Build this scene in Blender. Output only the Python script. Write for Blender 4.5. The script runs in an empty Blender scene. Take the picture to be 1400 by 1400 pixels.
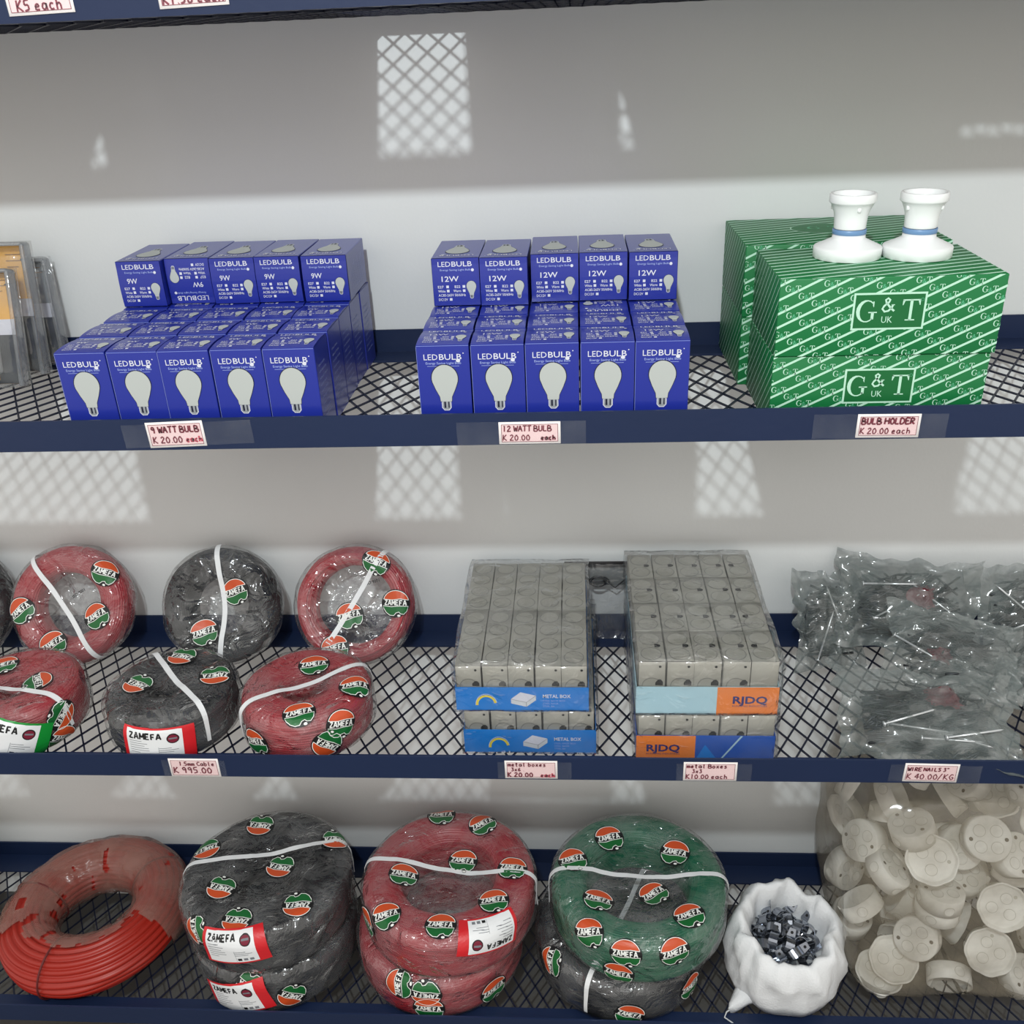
import bpy, bmesh, math, random
from mathutils import Vector, Matrix, noise
from mathutils.geometry import tessellate_polygon
S = bpy.context.scene
COL = S.collection
R_ = math.radians
# ------------------------------------------------------------------ camera, world, lights, exposure
CAM_H = 1.65
cam = bpy.data.cameras.new('camera'); cam.sensor_width = 36; cam.lens = 33.397; cam.clip_start = .02
cam_o = bpy.data.objects.new('camera', cam); COL.objects.link(cam_o); S.camera = cam_o
cr, cu, cf = Vector((.99750, .05776, -.04071)), Vector((.01033, .45071, .89261)), Vector((-.06990, .89080, -.44898))
m = Matrix.Identity(4)
for i in range(3):
    m[i][0], m[i][1], m[i][2] = cr[i], cu[i], -cf[i]
m[2][3] = CAM_H
cam_o.matrix_world = m
S.view_settings.view_transform = 'Standard'; S.view_settings.look = 'None'
S.view_settings.exposure = 0.06; S.view_settings.gamma = 1.0; S.view_settings.use_curve_mapping = False
S.cycles.transparent_max_bounces = 32
S.cycles.max_bounces = 8
w = bpy.data.worlds.new('world'); S.world = w; w.use_nodes = True
w.node_tree.nodes['Background'].inputs[0].default_value = (1.0, .95, .885, 1)
w.node_tree.nodes['Background'].inputs[1].default_value = .86

def light(name, kind, loc, power, color=(1, 1, 1), rot=(0, 0, 0), **k):
    l = bpy.data.lights.new(name, kind); l.energy = power; l.color = color
    for a, b in k.items(): setattr(l, a, b)
    o = bpy.data.objects.new(name, l); o.location = loc; o.rotation_euler = rot; COL.objects.link(o); return o
light('ceiling_bulb_light', 'POINT', (-.14, -.43, 2.57), 96, (.90, .98, 1.0), shadow_soft_size=.032)
light('ceiling_bounce_light', 'AREA', (-.1, -.9, 2.72), 20, (1, .98, .95), shape='RECTANGLE', size=3.4, size_y=2.6)

# ------------------------------------------------------------------ materials
def srgb(r, g, b):
    f = lambda c: ((c/255+.055)/1.055)**2.4 if c > 10 else c/255/12.92
    return (f(r), f(g), f(b), 1)
MATS = {}
def mat(name, rgb, rough=.5, metal=0, spec=.5, coat=0, bump=0, bscale=60, var=0, vscale=8, trans=0):
    if name in MATS: return MATS[name]
    M = bpy.data.materials.new(name); M.use_nodes = True; nt = M.node_tree
    p = nt.nodes['Principled BSDF']
    p.inputs['Base Color'].default_value = srgb(*rgb); p.inputs['Roughness'].default_value = rough
    p.inputs['Metallic'].default_value = metal; p.inputs['Specular IOR Level'].default_value = spec
    p.inputs['Coat Weight'].default_value = coat; p.inputs['Coat Roughness'].default_value = .12
    p.inputs['Transmission Weight'].default_value = trans
    if var or bump:
        tc = nt.nodes.new('ShaderNodeTexCoord')
    if var:
        n = nt.nodes.new('ShaderNodeTexNoise'); n.inputs['Scale'].default_value = vscale; n.inputs['Detail'].default_value = 4
        nt.links.new(tc.outputs['Object'], n.inputs['Vector'])
        mx = nt.nodes.new('ShaderNodeMix'); mx.data_type = 'RGBA'
        c = srgb(*rgb); mx.inputs[6].default_value = tuple(x*(1-var) for x in c[:3])+(1,); mx.inputs[7].default_value = tuple(min(1, x*(1+var)) for x in c[:3])+(1,)
        nt.links.new(n.outputs[0], mx.inputs[0]); nt.links.new(mx.outputs[2], p.inputs['Base Color'])
    if bump:
        n = nt.nodes.new('ShaderNodeTexNoise'); n.inputs['Scale'].default_value = bscale; n.inputs['Detail'].default_value = 3
        nt.links.new(tc.outputs['Object'], n.inputs['Vector'])
        b = nt.nodes.new('ShaderNodeBump'); b.inputs['Strength'].default_value = bump; b.inputs['Distance'].default_value = .004
        nt.links.new(n.outputs[0], b.inputs['Height']); nt.links.new(b.outputs[0], p.inputs['Normal'])
    MATS[name] = M; return M
def film(name, haze=.12, rgb=(225, 228, 230), rough=.12, bump=.5, bscale=40, gloss=1.0, hvar=.6, bdist=.004, crease=.8):
    """thin clear plastic: mostly see-through, a milky share, and a clear-coat gleam broken by creases"""
    if name in MATS: return MATS[name]
    M = bpy.data.materials.new(name); M.use_nodes = True; nt = M.node_tree; nt.nodes.clear()
    N = nt.nodes.new; L = nt.links.new
    out = N('ShaderNodeOutputMaterial'); tr = N('ShaderNodeBsdfTransparent'); df = N('ShaderNodeBsdfDiffuse'); gl = N('ShaderNodeBsdfGlossy')
    df.inputs[0].default_value = srgb(*rgb); gl.inputs['Roughness'].default_value = rough
    tc = N('ShaderNodeTexCoord')
    n = N('ShaderNodeTexNoise'); n.inputs['Scale'].default_value = bscale; n.inputs['Detail'].default_value = 3; n.inputs['Distortion'].default_value = 1.2
    L(tc.outputs['Object'], n.inputs['Vector'])
    vo = N('ShaderNodeTexVoronoi'); vo.inputs['Scale'].default_value = bscale*1.3
    va = N('ShaderNodeVectorMath'); va.operation = 'MULTIPLY_ADD'; L(n.outputs[1], va.inputs[0]); va.inputs[1].default_value = (.05, .05, .05); L(tc.outputs['Object'], va.inputs[2]); L(va.outputs[0], vo.inputs['Vector'])
    ad = N('ShaderNodeMath'); ad.operation = 'MULTIPLY_ADD'; L(vo.outputs['Distance'], ad.inputs[0]); ad.inputs[1].default_value = crease; L(n.outputs[0], ad.inputs[2])
    b = N('ShaderNodeBump'); b.inputs['Strength'].default_value = bump; b.inputs['Distance'].default_value = bdist
    L(ad.outputs[0], b.inputs['Height']); L(b.outputs[0], gl.inputs['Normal'])
    n2 = N('ShaderNodeTexNoise'); n2.inputs['Scale'].default_value = 14; n2.inputs['Detail'].default_value = 4
    L(tc.outputs['Object'], n2.inputs['Vector'])
    mr = N('ShaderNodeMapRange'); mr.inputs[1].default_value = .35; mr.inputs[2].default_value = .65
    mr.inputs[3].default_value = haze*(1-hvar); mr.inputs[4].default_value = haze*(1+hvar)
    L(n2.outputs[0], mr.inputs[0])
    m1 = N('ShaderNodeMixShader'); L(mr.outputs[0], m1.inputs[0]); L(tr.outputs[0], m1.inputs[1]); L(df.outputs[0], m1.inputs[2])
    fr = N('ShaderNodeLayerWeight'); fr.inputs[0].default_value = .5; L(b.outputs[0], fr.inputs['Normal'])
    pw = N('ShaderNodeMath'); pw.operation = 'POWER'; pw.inputs[1].default_value = 4; L(fr.outputs['Facing'], pw.inputs[0])
    ml = N('ShaderNodeMath'); ml.operation = 'MULTIPLY_ADD'; ml.inputs[1].default_value = .35*gloss; ml.inputs[2].default_value = .035*gloss; ml.use_clamp = True; L(pw.outputs[0], ml.inputs[0])
    m2 = N('ShaderNodeMixShader'); L(ml.outputs[0], m2.inputs[0]); L(m1.outputs[0], m2.inputs[1]); L(gl.outputs[0], m2.inputs[2])
    L(m2.outputs[0], out.inputs[0])
    MATS[name] = M; return M

WALL = mat('wall_paint', (222, 224, 224), .85, bump=.06, bscale=180, var=.02)
FLOOR = mat('floor_screed', (92, 90, 87), .6, var=.15, bump=.1)
NAVY = mat('navy_enamel', (27, 41, 72), .40, spec=.4, bump=.06, bscale=90, var=.08)
NAVYM = mat('navy_mesh_enamel', (24, 30, 50), .42)
WHITE = mat('white_print', (212, 214, 226), .5)
BLUE = mat('blue_carton', (30, 45, 146), .34, coat=.3)
BLUEE = mat('blue_carton_worn_edge', (118, 132, 200), .5)
PALEBLUE = mat('pale_blue_print', (150, 165, 220), .5)
BULBG = mat('printed_bulb', (180, 185, 182), .45)
SCREW = mat('printed_screw_base', (150, 155, 160), .4)
DARKP = mat('dark_print', (22, 26, 48), .5)
GREEN = mat('green_carton', (10, 112, 58), .5)
GREENP = mat('green_carton_print', (184, 226, 202), .5)
GREENL = mat('green_logo_panel', (8, 100, 48), .5)
GREENM = mat('green_mid_print', (86, 178, 132), .5)
PVC = mat('white_plastic', (236, 238, 238), .3, spec=.5)
BLUER = mat('blue_grey_ring', (104, 140, 182), .35)
CARD = mat('price_card', (238, 232, 230), .6)
PINK = mat('price_card_pink', (236, 206, 206), .6)
PEN = mat('dark_red_pen', (120, 22, 48), .6)
PENR = mat('red_pen', (196, 62, 86), .6)
TAPE = film('clear_tape', .02, rough=.25, bump=.2, gloss=.35)
ORANGE = mat('badge_orange', (200, 78, 36), .4)
BGREEN = mat('badge_green', (20, 98, 46), .4)
BLACK = mat('black_print', (16, 17, 18), .5)
CREAM = mat('badge_white', (238, 240, 236), .45)
STRAPM = mat('white_strapping', (226, 228, 230), .5)
REDL = mat('label_red', (206, 34, 42), .4)
GRNL = mat('label_green', (18, 140, 52), .4)
LABELW = mat('label_white', (232, 234, 236), .45)
GREYP = mat('grey_print', (120, 124, 130), .6)
REDC = mat('red_cable', (156, 40, 50), .4)
BLKC = mat('black_cable', (31, 32, 35), .65, spec=.15)
GRNC = mat('green_cable', (10, 98, 68), .4)
ORGC = mat('orange_cable', (158, 36, 24), .38)
WRAP = film('stretch_film', .075, (196, 198, 200), rough=.10, bump=1.0, bscale=22, gloss=2.3, hvar=.9, bdist=.011)
WRAPH = film('milky_torn_film', .55, (152, 112, 102), rough=.2, bump=.9, bscale=30, gloss=1.1, hvar=.35)
SHRINK = film('shrink_film', .045, rough=.09, bump=1.0, bscale=18, gloss=2.4, bdist=.010, hvar=.9)
NAILBAG = film('cloudy_bag_film', .37, (132, 140, 139), rough=.12, bump=.9, bscale=15, gloss=1.6, hvar=.5)
BIGBAG = film('dusty_bag_film', .36, (146, 137, 120), rough=.12, bump=.8, bscale=10, gloss=1.1, hvar=.45)
CLEAR = film('clear_blister', .16, (190, 194, 196), rough=.08, bump=.35, bscale=20, gloss=2.2)
RIM = film('blister_rim', .42, (150, 154, 158), rough=.1, bump=.3, bscale=20, gloss=2.4)
GALV = mat('galvanised_steel', (172, 171, 162), .36, metal=.45, var=.1, vscale=30, bump=.1, bscale=200)
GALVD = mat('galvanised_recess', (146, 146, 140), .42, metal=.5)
HOLE = mat('dark_hole', (20, 20, 20), .8)
CYAN = mat('cyan_tray', (14, 122, 208), .4)
PALEC = mat('pale_blue_tray', (170, 205, 218), .35)
ORT = mat('orange_tray', (228, 128, 52), .4)
DBLUE = mat('deep_blue_tray', (30, 84, 176), .35, coat=.2)
NAVP = mat('navy_print', (40, 44, 110), .5)
YEL = mat('yellow_print', (226, 206, 70), .5)
BOXP = mat('printed_box', (205, 210, 216), .5)
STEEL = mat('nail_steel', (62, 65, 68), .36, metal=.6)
DSTEEL = mat('zinc_clip', (150, 156, 166), .22, metal=.95)
SACK = mat('woven_sack', (226, 228, 230), .7, bump=.25, bscale=300)
JBOX = mat('cream_pvc', (248, 246, 238), .4, spec=.4)
JBOXL = mat('cream_pvc_moulding', (205, 202, 190), .5)
YCARD = mat('yellow_card', (226, 164, 44), .5)
KRAFT = mat('kraft_carton', (176, 140, 100), .75, var=.06)
REDINK = mat('red_bag_print', (96, 26, 38), .6)

# ------------------------------------------------------------------ mesh toolkit
class MB:
    def __init__(s): s.v = []; s.f = []; s.mi = []; s.sm = []; s.mats = []
    def mid(s, M):
        if M not in s.mats: s.mats.append(M)
        return s.mats.index(M)
    def add(s, vs, fs, M, smooth=False, T=None):
        o = len(s.v); k = s.mid(M)
        s.v += [tuple(T @ Vector(x)) for x in vs] if T is not None else [tuple(x) for x in vs]
        s.f += [tuple(o+i for i in f) for f in fs]; s.mi += [k]*len(fs); s.sm += [smooth]*len(fs)
    def box(s, c, d, M, T=None):
        x, y, z = c; a, b, e = d[0]/2, d[1]/2, d[2]/2
        vs = [(x+i*a, y+j*b, z+k*e) for k in (-1, 1) for j in (-1, 1) for i in (-1, 1)]
        s.add(vs, [(0, 2, 3, 1), (4, 5, 7, 6), (0, 1, 5, 4), (2, 6, 7, 3), (0, 4, 6, 2), (1, 3, 7, 5)], M, T=T)
    def bbox(s, c, d, b, M, seg=2, T=None, smooth=True):
        bm = bmesh.new(); bmesh.ops.create_cube(bm, size=1)
        for v in bm.verts: v.co = Vector((v.co.x*d[0]+c[0], v.co.y*d[1]+c[1], v.co.z*d[2]+c[2]))
        bmesh.ops.bevel(bm, geom=bm.edges[:], offset=b, segments=seg, affect='EDGES', profile=.5)
        bm.verts.index_update()
        s.add([v.co[:] for v in bm.verts], [[v.index for v in f.verts] for f in bm.faces], M, smooth, T); bm.free()
    def lathe(s, prof, n, M, T=None, smooth=True, closed=False, wob=None):
        vs = []; np_ = len(prof)
        for j in range(n):
            a = 2*math.pi*j/n; c, q = math.cos(a), math.sin(a)
            for i, (r, z) in enumerate(prof):
                if wob: r, z = wob(r, z, a, i)
                vs.append((r*c, r*q, z))
        fs = []
        for j in range(n):
            j2 = (j+1) % n
            for i in range(np_ if closed else np_-1):
                i2 = (i+1) % np_
                fs.append((j*np_+i, j2*np_+i, j2*np_+i2, j*np_+i2))
        s.add(vs, fs, M, smooth, T)
    def tube(s, pts, r, M, n=8, closed=False, caps=True, T=None, flat=None, up=None):
        pts = [Vector(p) for p in pts]; N = len(pts); vs = []; fs = []; prev = None
        for i, p in enumerate(pts):
            a = pts[i-1] if (i or closed) else p; b = pts[(i+1) % N] if (i < N-1 or closed) else p
            t = (b-a).normalized() if (b-a).length > 1e-9 else Vector((0, 0, 1))
            u = Vector(up) if up else (prev if prev is not None else (Vector((0, 0, 1)) if abs(t.z) < .9 else Vector((1, 0, 0))))
            x = u.cross(t)
            if x.length < 1e-6: x = Vector((1, 0, 0)).cross(t)
            x.normalize(); y = t.cross(x).normalized(); prev = y
            rr = r[i] if isinstance(r, (list, tuple)) else r
            ry = flat if flat else rr
            for k in range(n):
                q = 2*math.pi*(k+.5)/n; vs.append(p+x*math.cos(q)*rr+y*math.sin(q)*ry)
        for i in range(N if closed else N-1):
            for k in range(n):
                a, b = i*n, ((i+1) % N)*n; fs.append((a+k, a+(k+1) % n, b+(k+1) % n, b+k))
        if caps and not closed: fs += [tuple(range(n))[::-1], tuple((N-1)*n+k for k in range(n))]
        s.add(vs, fs, M, n > 4, T)
    def build(s, name, parent=None, loc=None, rot=None):
        me = bpy.data.meshes.new(name); me.from_pydata(s.v, [], s.f)
        for M in s.mats: me.materials.append(M)
        me.polygons.foreach_set('material_index', s.mi); me.polygons.foreach_set('use_smooth', s.sm); me.update()
        o = bpy.data.objects.new(name, me); COL.objects.link(o)
        if parent: o.parent = parent
        if loc: o.location = loc
        if rot: o.rotation_euler = rot
        return o
def tag(o, label, cat, group=None):
    o['label'] = label; o['category'] = cat
    if group: o['group'] = group
    return o
def empty(name, loc, rot=(0, 0, 0)):
    o = bpy.data.objects.new(name, None); o.location = loc; o.rotation_euler = rot; o.empty_display_size = .05; COL.objects.link(o); return o
def struct(o): o['kind'] = 'structure'; return o
def dup(o):
    c = o.copy(); COL.objects.link(c)
    for ch in o.children:
        d = ch.copy(); COL.objects.link(d); d.parent = c; d.matrix_parent_inverse = ch.matrix_parent_inverse
        for g in ch.children:
            e = g.copy(); COL.objects.link(e); e.parent = d
    return c

# ------------------------------------------------------------------ flat printing
_txt = {}
def text_mesh(t, bold=0.0):
    k = (t, bold)
    if k in _txt: return _txt[k]
    c = bpy.data.curves.new('t', 'FONT'); c.body = t; c.size = 1; c.offset = bold; c.resolution_u = 2; c.fill_mode = 'FRONT'
    o = bpy.data.objects.new('t', c); COL.objects.link(o)
    dg = bpy.context.evaluated_depsgraph_get(); dg.update()
    me = bpy.data.meshes.new_from_object(o.evaluated_get(dg))
    me.calc_loop_triangles()
    vs = [(v.co.x, v.co.y) for v in me.vertices]; ts = [tuple(x.vertices) for x in me.loop_triangles]
    bpy.data.objects.remove(o); bpy.data.curves.remove(c); bpy.data.meshes.remove(me)
    x0, x1 = min(v[0] for v in vs), max(v[0] for v in vs)
    _txt[k] = ([(a-x0, b) for a, b in vs], ts, x1-x0); return _txt[k]
SF = {  # single-stroke pen letters on a 1 x 1 cell
'A': [[(0, 0), (.4, 1), (.8, 0)], [(.15, .4), (.68, .4)]], 'B': [[(0, 0), (0, 1), (.6, .85), (.55, .55), (0, .5)], [(.1, .5), (.8, .35), (.65, 0), (0, 0)]],
'C': [[(.8, .85), (.4, 1), (.05, .55), (.3, .05), (.85, .1)]], 'D': [[(0, 0), (0, 1), (.6, .85), (.8, .45), (.5, .05), (0, 0)]],
'E': [[(.8, .95), (.05, 1), (.05, 0), (.8, .05)], [(.05, .5), (.6, .52)]], 'H': [[(0, 0), (.05, 1)], [(.75, 0), (.75, 1)], [(0, .5), (.75, .52)]],
'I': [[(.3, 0), (.3, 1)]], 'K': [[(.05, 0), (.1, 1)], [(.7, 1), (.12, .45), (.8, 0)]], 'L': [[(.1, 1), (.05, .05), (.7, .05)]],
'N': [[(0, 0), (.05, 1), (.7, .05), (.75, 1)]], 'O': [[(.4, 1), (.05, .6), (.2, .05), (.65, .05), (.8, .55), (.4, 1)]],
'R': [[(0, 0), (.05, 1), (.65, .85), (.55, .5), (.05, .48), (.75, 0)]], 'S': [[(.75, .9), (.35, 1), (.1, .75), (.65, .4), (.55, .05), (.05, .1)]],
'T': [[(0, .95), (.85, 1)], [(.42, .97), (.4, 0)]], 'U': [[(.05, 1), (.1, .15), (.4, 0), (.7, .2), (.72, 1)]], 'W': [[(0, 1), (.2, 0), (.42, .7), (.62, 0), (.85, 1)]],
'G': [[(.75, .85), (.4, 1), (.05, .5), (.4, 0), (.75, .15), (.75, .45), (.45, .45)]],
'a': [[(.6, .55), (.2, .6), (.05, .25), (.3, 0), (.6, .2), (.6, .6), (.7, 0)]], 'b': [[(.1, 1), (.08, 0), (.5, .02), (.65, .35), (.4, .6), (.1, .45)]],
'c': [[(.6, .5), (.3, .6), (.08, .3), (.3, 0), (.65, .1)]], 'e': [[(.08, .3), (.6, .35), (.45, .6), (.12, .45), (.15, .05), (.65, .08)]],
'h': [[(.1, 1), (.1, 0)], [(.1, .4), (.4, .6), (.6, .4), (.62, 0)]], 'l': [[(.3, 1), (.3, .05), (.5, 0)]],
'm': [[(.05, 0), (.05, .6)], [(.05, .45), (.3, .6), (.38, .4), (.38, 0)], [(.38, .45), (.6, .6), (.7, .4), (.72, 0)]], 'o': [[(.35, .6), (.08, .35), (.2, 0), (.55, .05), (.65, .4), (.35, .6)]],
's': [[(.6, .55), (.2, .55), (.2, .35), (.6, .25), (.5, 0), (.1, .02)]], 't': [[(.3, .95), (.3, .05), (.55, 0)], [(.05, .6), (.6, .62)]], 'x': [[(.1, .6), (.65, 0)], [(.62, .62), (.08, 0)]],
'0': [[(.4, .95), (.08, .6), (.2, .05), (.6, .05), (.75, .5), (.4, .95)]], '1': [[(.3, .85), (.42, 1), (.4, 0)]], '2': [[(.08, .75), (.4, 1), (.7, .75), (.05, .03), (.8, .05)]],
'3': [[(.08, .9), (.6, .95), (.35, .55), (.7, .35), (.45, 0), (.05, .08)]], '4': [[(.55, 0), (.6, 1), (.05, .35), (.85, .38)]], '5': [[(.7, 1), (.15, .95), (.12, .55), (.6, .55), (.65, .15), (.1, .02)]],
'6': [[(.6, .95), (.15, .5), (.15, .1), (.6, .05), (.65, .4), (.15, .4)]], '9': [[(.65, .65), (.25, .5), (.1, .8), (.45, 1), (.65, .7), (.6, 0)]],
'.': [[(.2, .02), (.28, .08)]], '/': [[(0, -.1), (.6, 1.1)]], '"': [[(.15, 1.05), (.15, .75)], [(.4, 1.05), (.4, .75)]]}
class Sheet:
    """flat artwork: triangles (three 2D points, material, layer)"""
    def __init__(s): s.t = []
    def tri(s, a, b, c, M, l): s.t.append(((a, b, c), M, l))
    def poly(s, p, M, l=1):
        for a, b, c in tessellate_polygon([[Vector((x, y, 0)) for x, y in p]]): s.tri(p[a], p[b], p[c], M, l)
    def rect(s, x0, y0, x1, y1, M, l=1):
        s.tri((x0, y0), (x1, y0), (x1, y1), M, l); s.tri((x0, y0), (x1, y1), (x0, y1), M, l)
    def ellipse(s, x, y, a, b, M, l=1, n=20): s.poly([(x+a*math.cos(2*math.pi*i/n), y+b*math.sin(2*math.pi*i/n)) for i in range(n)], M, l)
    def line(s, p, w, M, l=1, closed=False):
        N = len(p); L = []; Rr = []
        for i in range(N):
            a = p[i-1] if (i or closed) else p[i]; b = p[(i+1) % N] if (i < N-1 or closed) else p[i]
            dx, dy = b[0]-a[0], b[1]-a[1]; d = math.hypot(dx, dy) or 1
            ww = (w[i] if isinstance(w, (list, tuple)) else w)/2
            L.append((p[i][0]-dy/d*ww, p[i][1]+dx/d*ww)); Rr.append((p[i][0]+dy/d*ww, p[i][1]-dx/d*ww))
        for i in range(N if closed else N-1):
            j = (i+1) % N; s.tri(L[i], Rr[i], Rr[j], M, l); s.tri(L[i], Rr[j], L[j], M, l)
    def frame(s, x0, y0, x1, y1, w, M, l=1):
        s.rect(x0, y0, x1, y0+w, M, l); s.rect(x0, y1-w, x1, y1, M, l); s.rect(x0, y0+w, x0+w, y1-w, M, l); s.rect(x1-w, y0+w, x1, y1-w, M, l)
    def text(s, t, x, y, h, M, l=2, bold=0., width=None, align='l', rot=0.):
        vs, ts, wd = text_mesh(t, bold); k = h/.72; kx = k if width is None else width/wd
        ox = {'l': 0, 'c': -wd*kx/2, 'r': -wd*kx}[align]; c, q = math.cos(rot), math.sin(rot)
        P = []
        for a, b in vs:
            X, Y = a*kx+ox, b*k; P.append((x+X*c-Y*q, y+X*q+Y*c))
        for a, b, e in ts: s.tri(P[a], P[b], P[e], M, l)
    def pen(s, t, x, y, h, M, l=2, w=None, adv=.95, slant=0.05):
        w = w or h*.14; cx = x; aspect = .78
        for ch in t:
            for st in SF.get(ch, []):
                P_ = [(cx+(a+slant*b)*h*aspect, y+b*h) for a, b in st]
                for u, v in zip(P_, P_[1:]): s.line([u, v], w, M, l)
            cx += h*aspect*(.45 if ch in '. ' else adv)
    def block(s, t, x, y, h, wid, M, l=2, bold=.17, rot=0.):
        G_ = {'Z': [[(.04, .92), (.80, .92), (.06, .08), (.86, .08)]], 'A': [[(.0, 0), (.40, 1), (.48, 1), (.88, 0)], [(.2, .34), (.68, .34)]], 'M': [[(.08, 0), (.08, .98), (.50, .30), (.92, .98), (.92, 0)]],
              'E': [[(.12, .0), (.12, 1)], [(.12, .92), (.80, .92)], [(.12, .5), (.70, .5)], [(.12, .08), (.82, .08)]], 'F': [[(.12, 0), (.12, 1)], [(.12, .92), (.78, .92)], [(.12, .48), (.66, .48)]]}
        a = wid/len(t); c, q = math.cos(rot), math.sin(rot)
        for i, ch in enumerate(t):
            for st in G_[ch]:
                P_ = [(x+i*a*c+px*a*.88*c-py*h*q, y+i*a*q+px*a*.88*q+py*h*c) for px, py in st]
                for u, v in zip(P_, P_[1:]): s.line([u, v], bold*min(h, a*1.1), M, l)
    def put(s, o, dx=0, dy=0, k=1, rot=0., dl=0):
        c, q = math.cos(rot)*k, math.sin(rot)*k
        for tr, M, l in o.t: s.t.append((tuple((dx+x*c-y*q, dy+x*q+y*c) for x, y in tr), M, l+dl))
    def clip(s, x0, y0, x1, y1):
        out = []
        for tr, M, l in s.t:
            p = list(tr)
            for ax, v, sg in ((0, x0, 1), (0, x1, -1), (1, y0, 1), (1, y1, -1)):
                q = []
                for i in range(len(p)):
                    a, b = p[i], p[(i+1) % len(p)]; da, db = (a[ax]-v)*sg, (b[ax]-v)*sg
                    if da >= 0: q.append(a)
                    if da*db < 0:
                        t = da/(da-db); q.append((a[0]+(b[0]-a[0])*t, a[1]+(b[1]-a[1])*t))
                p = q
                if not p: break
            for i in range(1, len(p)-1): out.append(((p[0], p[i], p[i+1]), M, l))
        s.t = out
    def split(s, e):
        out = []; st = list(s.t)
        while st:
            (a, b, c), M, l = st.pop()
            d = [math.dist(a, b), math.dist(b, c), math.dist(c, a)]; i = d.index(max(d))
            if d[i] <= e: out.append(((a, b, c), M, l)); continue
            p = (a, b, c); u, v, x = p[i], p[(i+1) % 3], p[(i+2) % 3]; mm = ((u[0]+v[0])/2, (u[1]+v[1])/2)
            st.append(((u, mm, x), M, l)); st.append(((mm, v, x), M, l))
        s.t = out
    def onto(s, mb, fn, edge=None):
        if edge: s.split(edge)
        cache = {}; by = {}
        for tr, M, l in s.t:
            d = by.setdefault(M, ([], [], {}))
            ids = []
            for x, y in tr:
                k = (round(x, 7), round(y, 7), l)
                if k not in d[2]: d[2][k] = len(d[0]); d[0].append(fn(x, y, l))
                ids.append(d[2][k])
            d[1].append(tuple(ids))
        for M, (vs, fs, _) in by.items(): mb.add(vs, fs, M)
def face_fn(o, u, v, n, step=.00016):
    o, u, v, n = Vector(o), Vector(u), Vector(v), Vector(n)
    return lambda x, y, l: o+u*x+v*y+n*(step*l)

# ------------------------------------------------------------------ room
Y0, YB = 1.0494, 1.4279          # front and back of the shelves
LIP = [1.7201, 1.2514, .7285, .1572]
BOT = [z-.04 for z in LIP]
ZS = [z+.0034 for z in BOT]      # level that goods stand on
b = MB(); b.box((-.2, YB+.004+.05, 1.4), (5.2, .1, 2.8), WALL); struct(b.build('wall_back'))
b = MB(); b.box((-.2, -.75, -.02), (5.2, 4.5, .04), FLOOR); struct(b.build('floor'))

X0, X1 = -1.62, 1.22
def mesh_panel(bm, z, seed):
    rnd = random.Random(seed); px, py = .0297, .0490
    ya, yb = Y0+.020, YB-.022
    n = int((X1-X0)/(px/2)); rows = int((yb-ya)/(py/2))
    ox = rnd.uniform(0, px)
    for r in range(rows):
        for sgn in (0, 1):
            if sgn: continue
        pts = []
        for i in range(n+1):
            up = (i+r) % 2
            x = X0+ox*.5+i*px/2; y = ya+(r+up)*py/2
            pts.append((x, y))
        # one zig-zag strand, flat strip with a flattened node at each bend
        vs = []; fs = []
        for x, y in pts:
            pass
        for i in range(n):
            (xa, y1), (xb, y2) = pts[i], pts[i+1]
            dx, dy = xb-xa, y2-y1; d = math.hypot(dx, dy); nx, ny = -dy/d*.00125, dx/d*.00125
            o = len(vs); ex, ey = dx/d*.0008, dy/d*.0008
            for zz in (z, z+.0022):
                vs += [(xa-ex+nx, y1-ey+ny, zz), (xa-ex-nx, y1-ey-ny, zz), (xb+ex-nx, y2+ey-ny, zz), (xb+ex+nx, y2+ey+ny, zz)]
            fs += [tuple(o+k for k in q) for q in ((3, 2, 1, 0), (4, 5, 6, 7), (0, 1, 5, 4), (1, 2, 6, 5), (2, 3, 7, 6), (3, 0, 4, 7))]
        bm.add(vs, fs, NAVYM)
NAMES = ['navy mesh shelf at the top edge, seen from just below', 'navy steel mesh shelf carrying the blue bulb boxes and green boxes',
         'navy steel mesh shelf carrying metal boxes, nail bags and the smaller cable coils', 'lowest navy mesh shelf carrying the large coils, sack and bag']
for k in range(4):
    sh = empty('mesh_shelf', (0, 0, 0)); tag(sh, NAMES[k], 'shelf', 'mesh shelves')
    L_, z = LIP[k], BOT[k]; xm, xl = (X0+X1)/2, X1-X0
    b = MB(); b.box((xm, Y0+.0015, z+.02), (xl, .003, .04), NAVY); b.box((xm, Y0+.003+.0224, z+.0015), (xl, .0448, .003), NAVY); b.build('front_rail', sh)
    b = MB(); b.box((xm, YB-.0015, z+.019), (xl, .003, .038), NAVY); b.box((xm, YB-.003-.0224, z+.0015), (xl, .0448, .003), NAVY); b.build('rear_rail', sh)
    b = MB(); mesh_panel(b, z-.0022, k); b.build('mesh_panel', sh)

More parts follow.
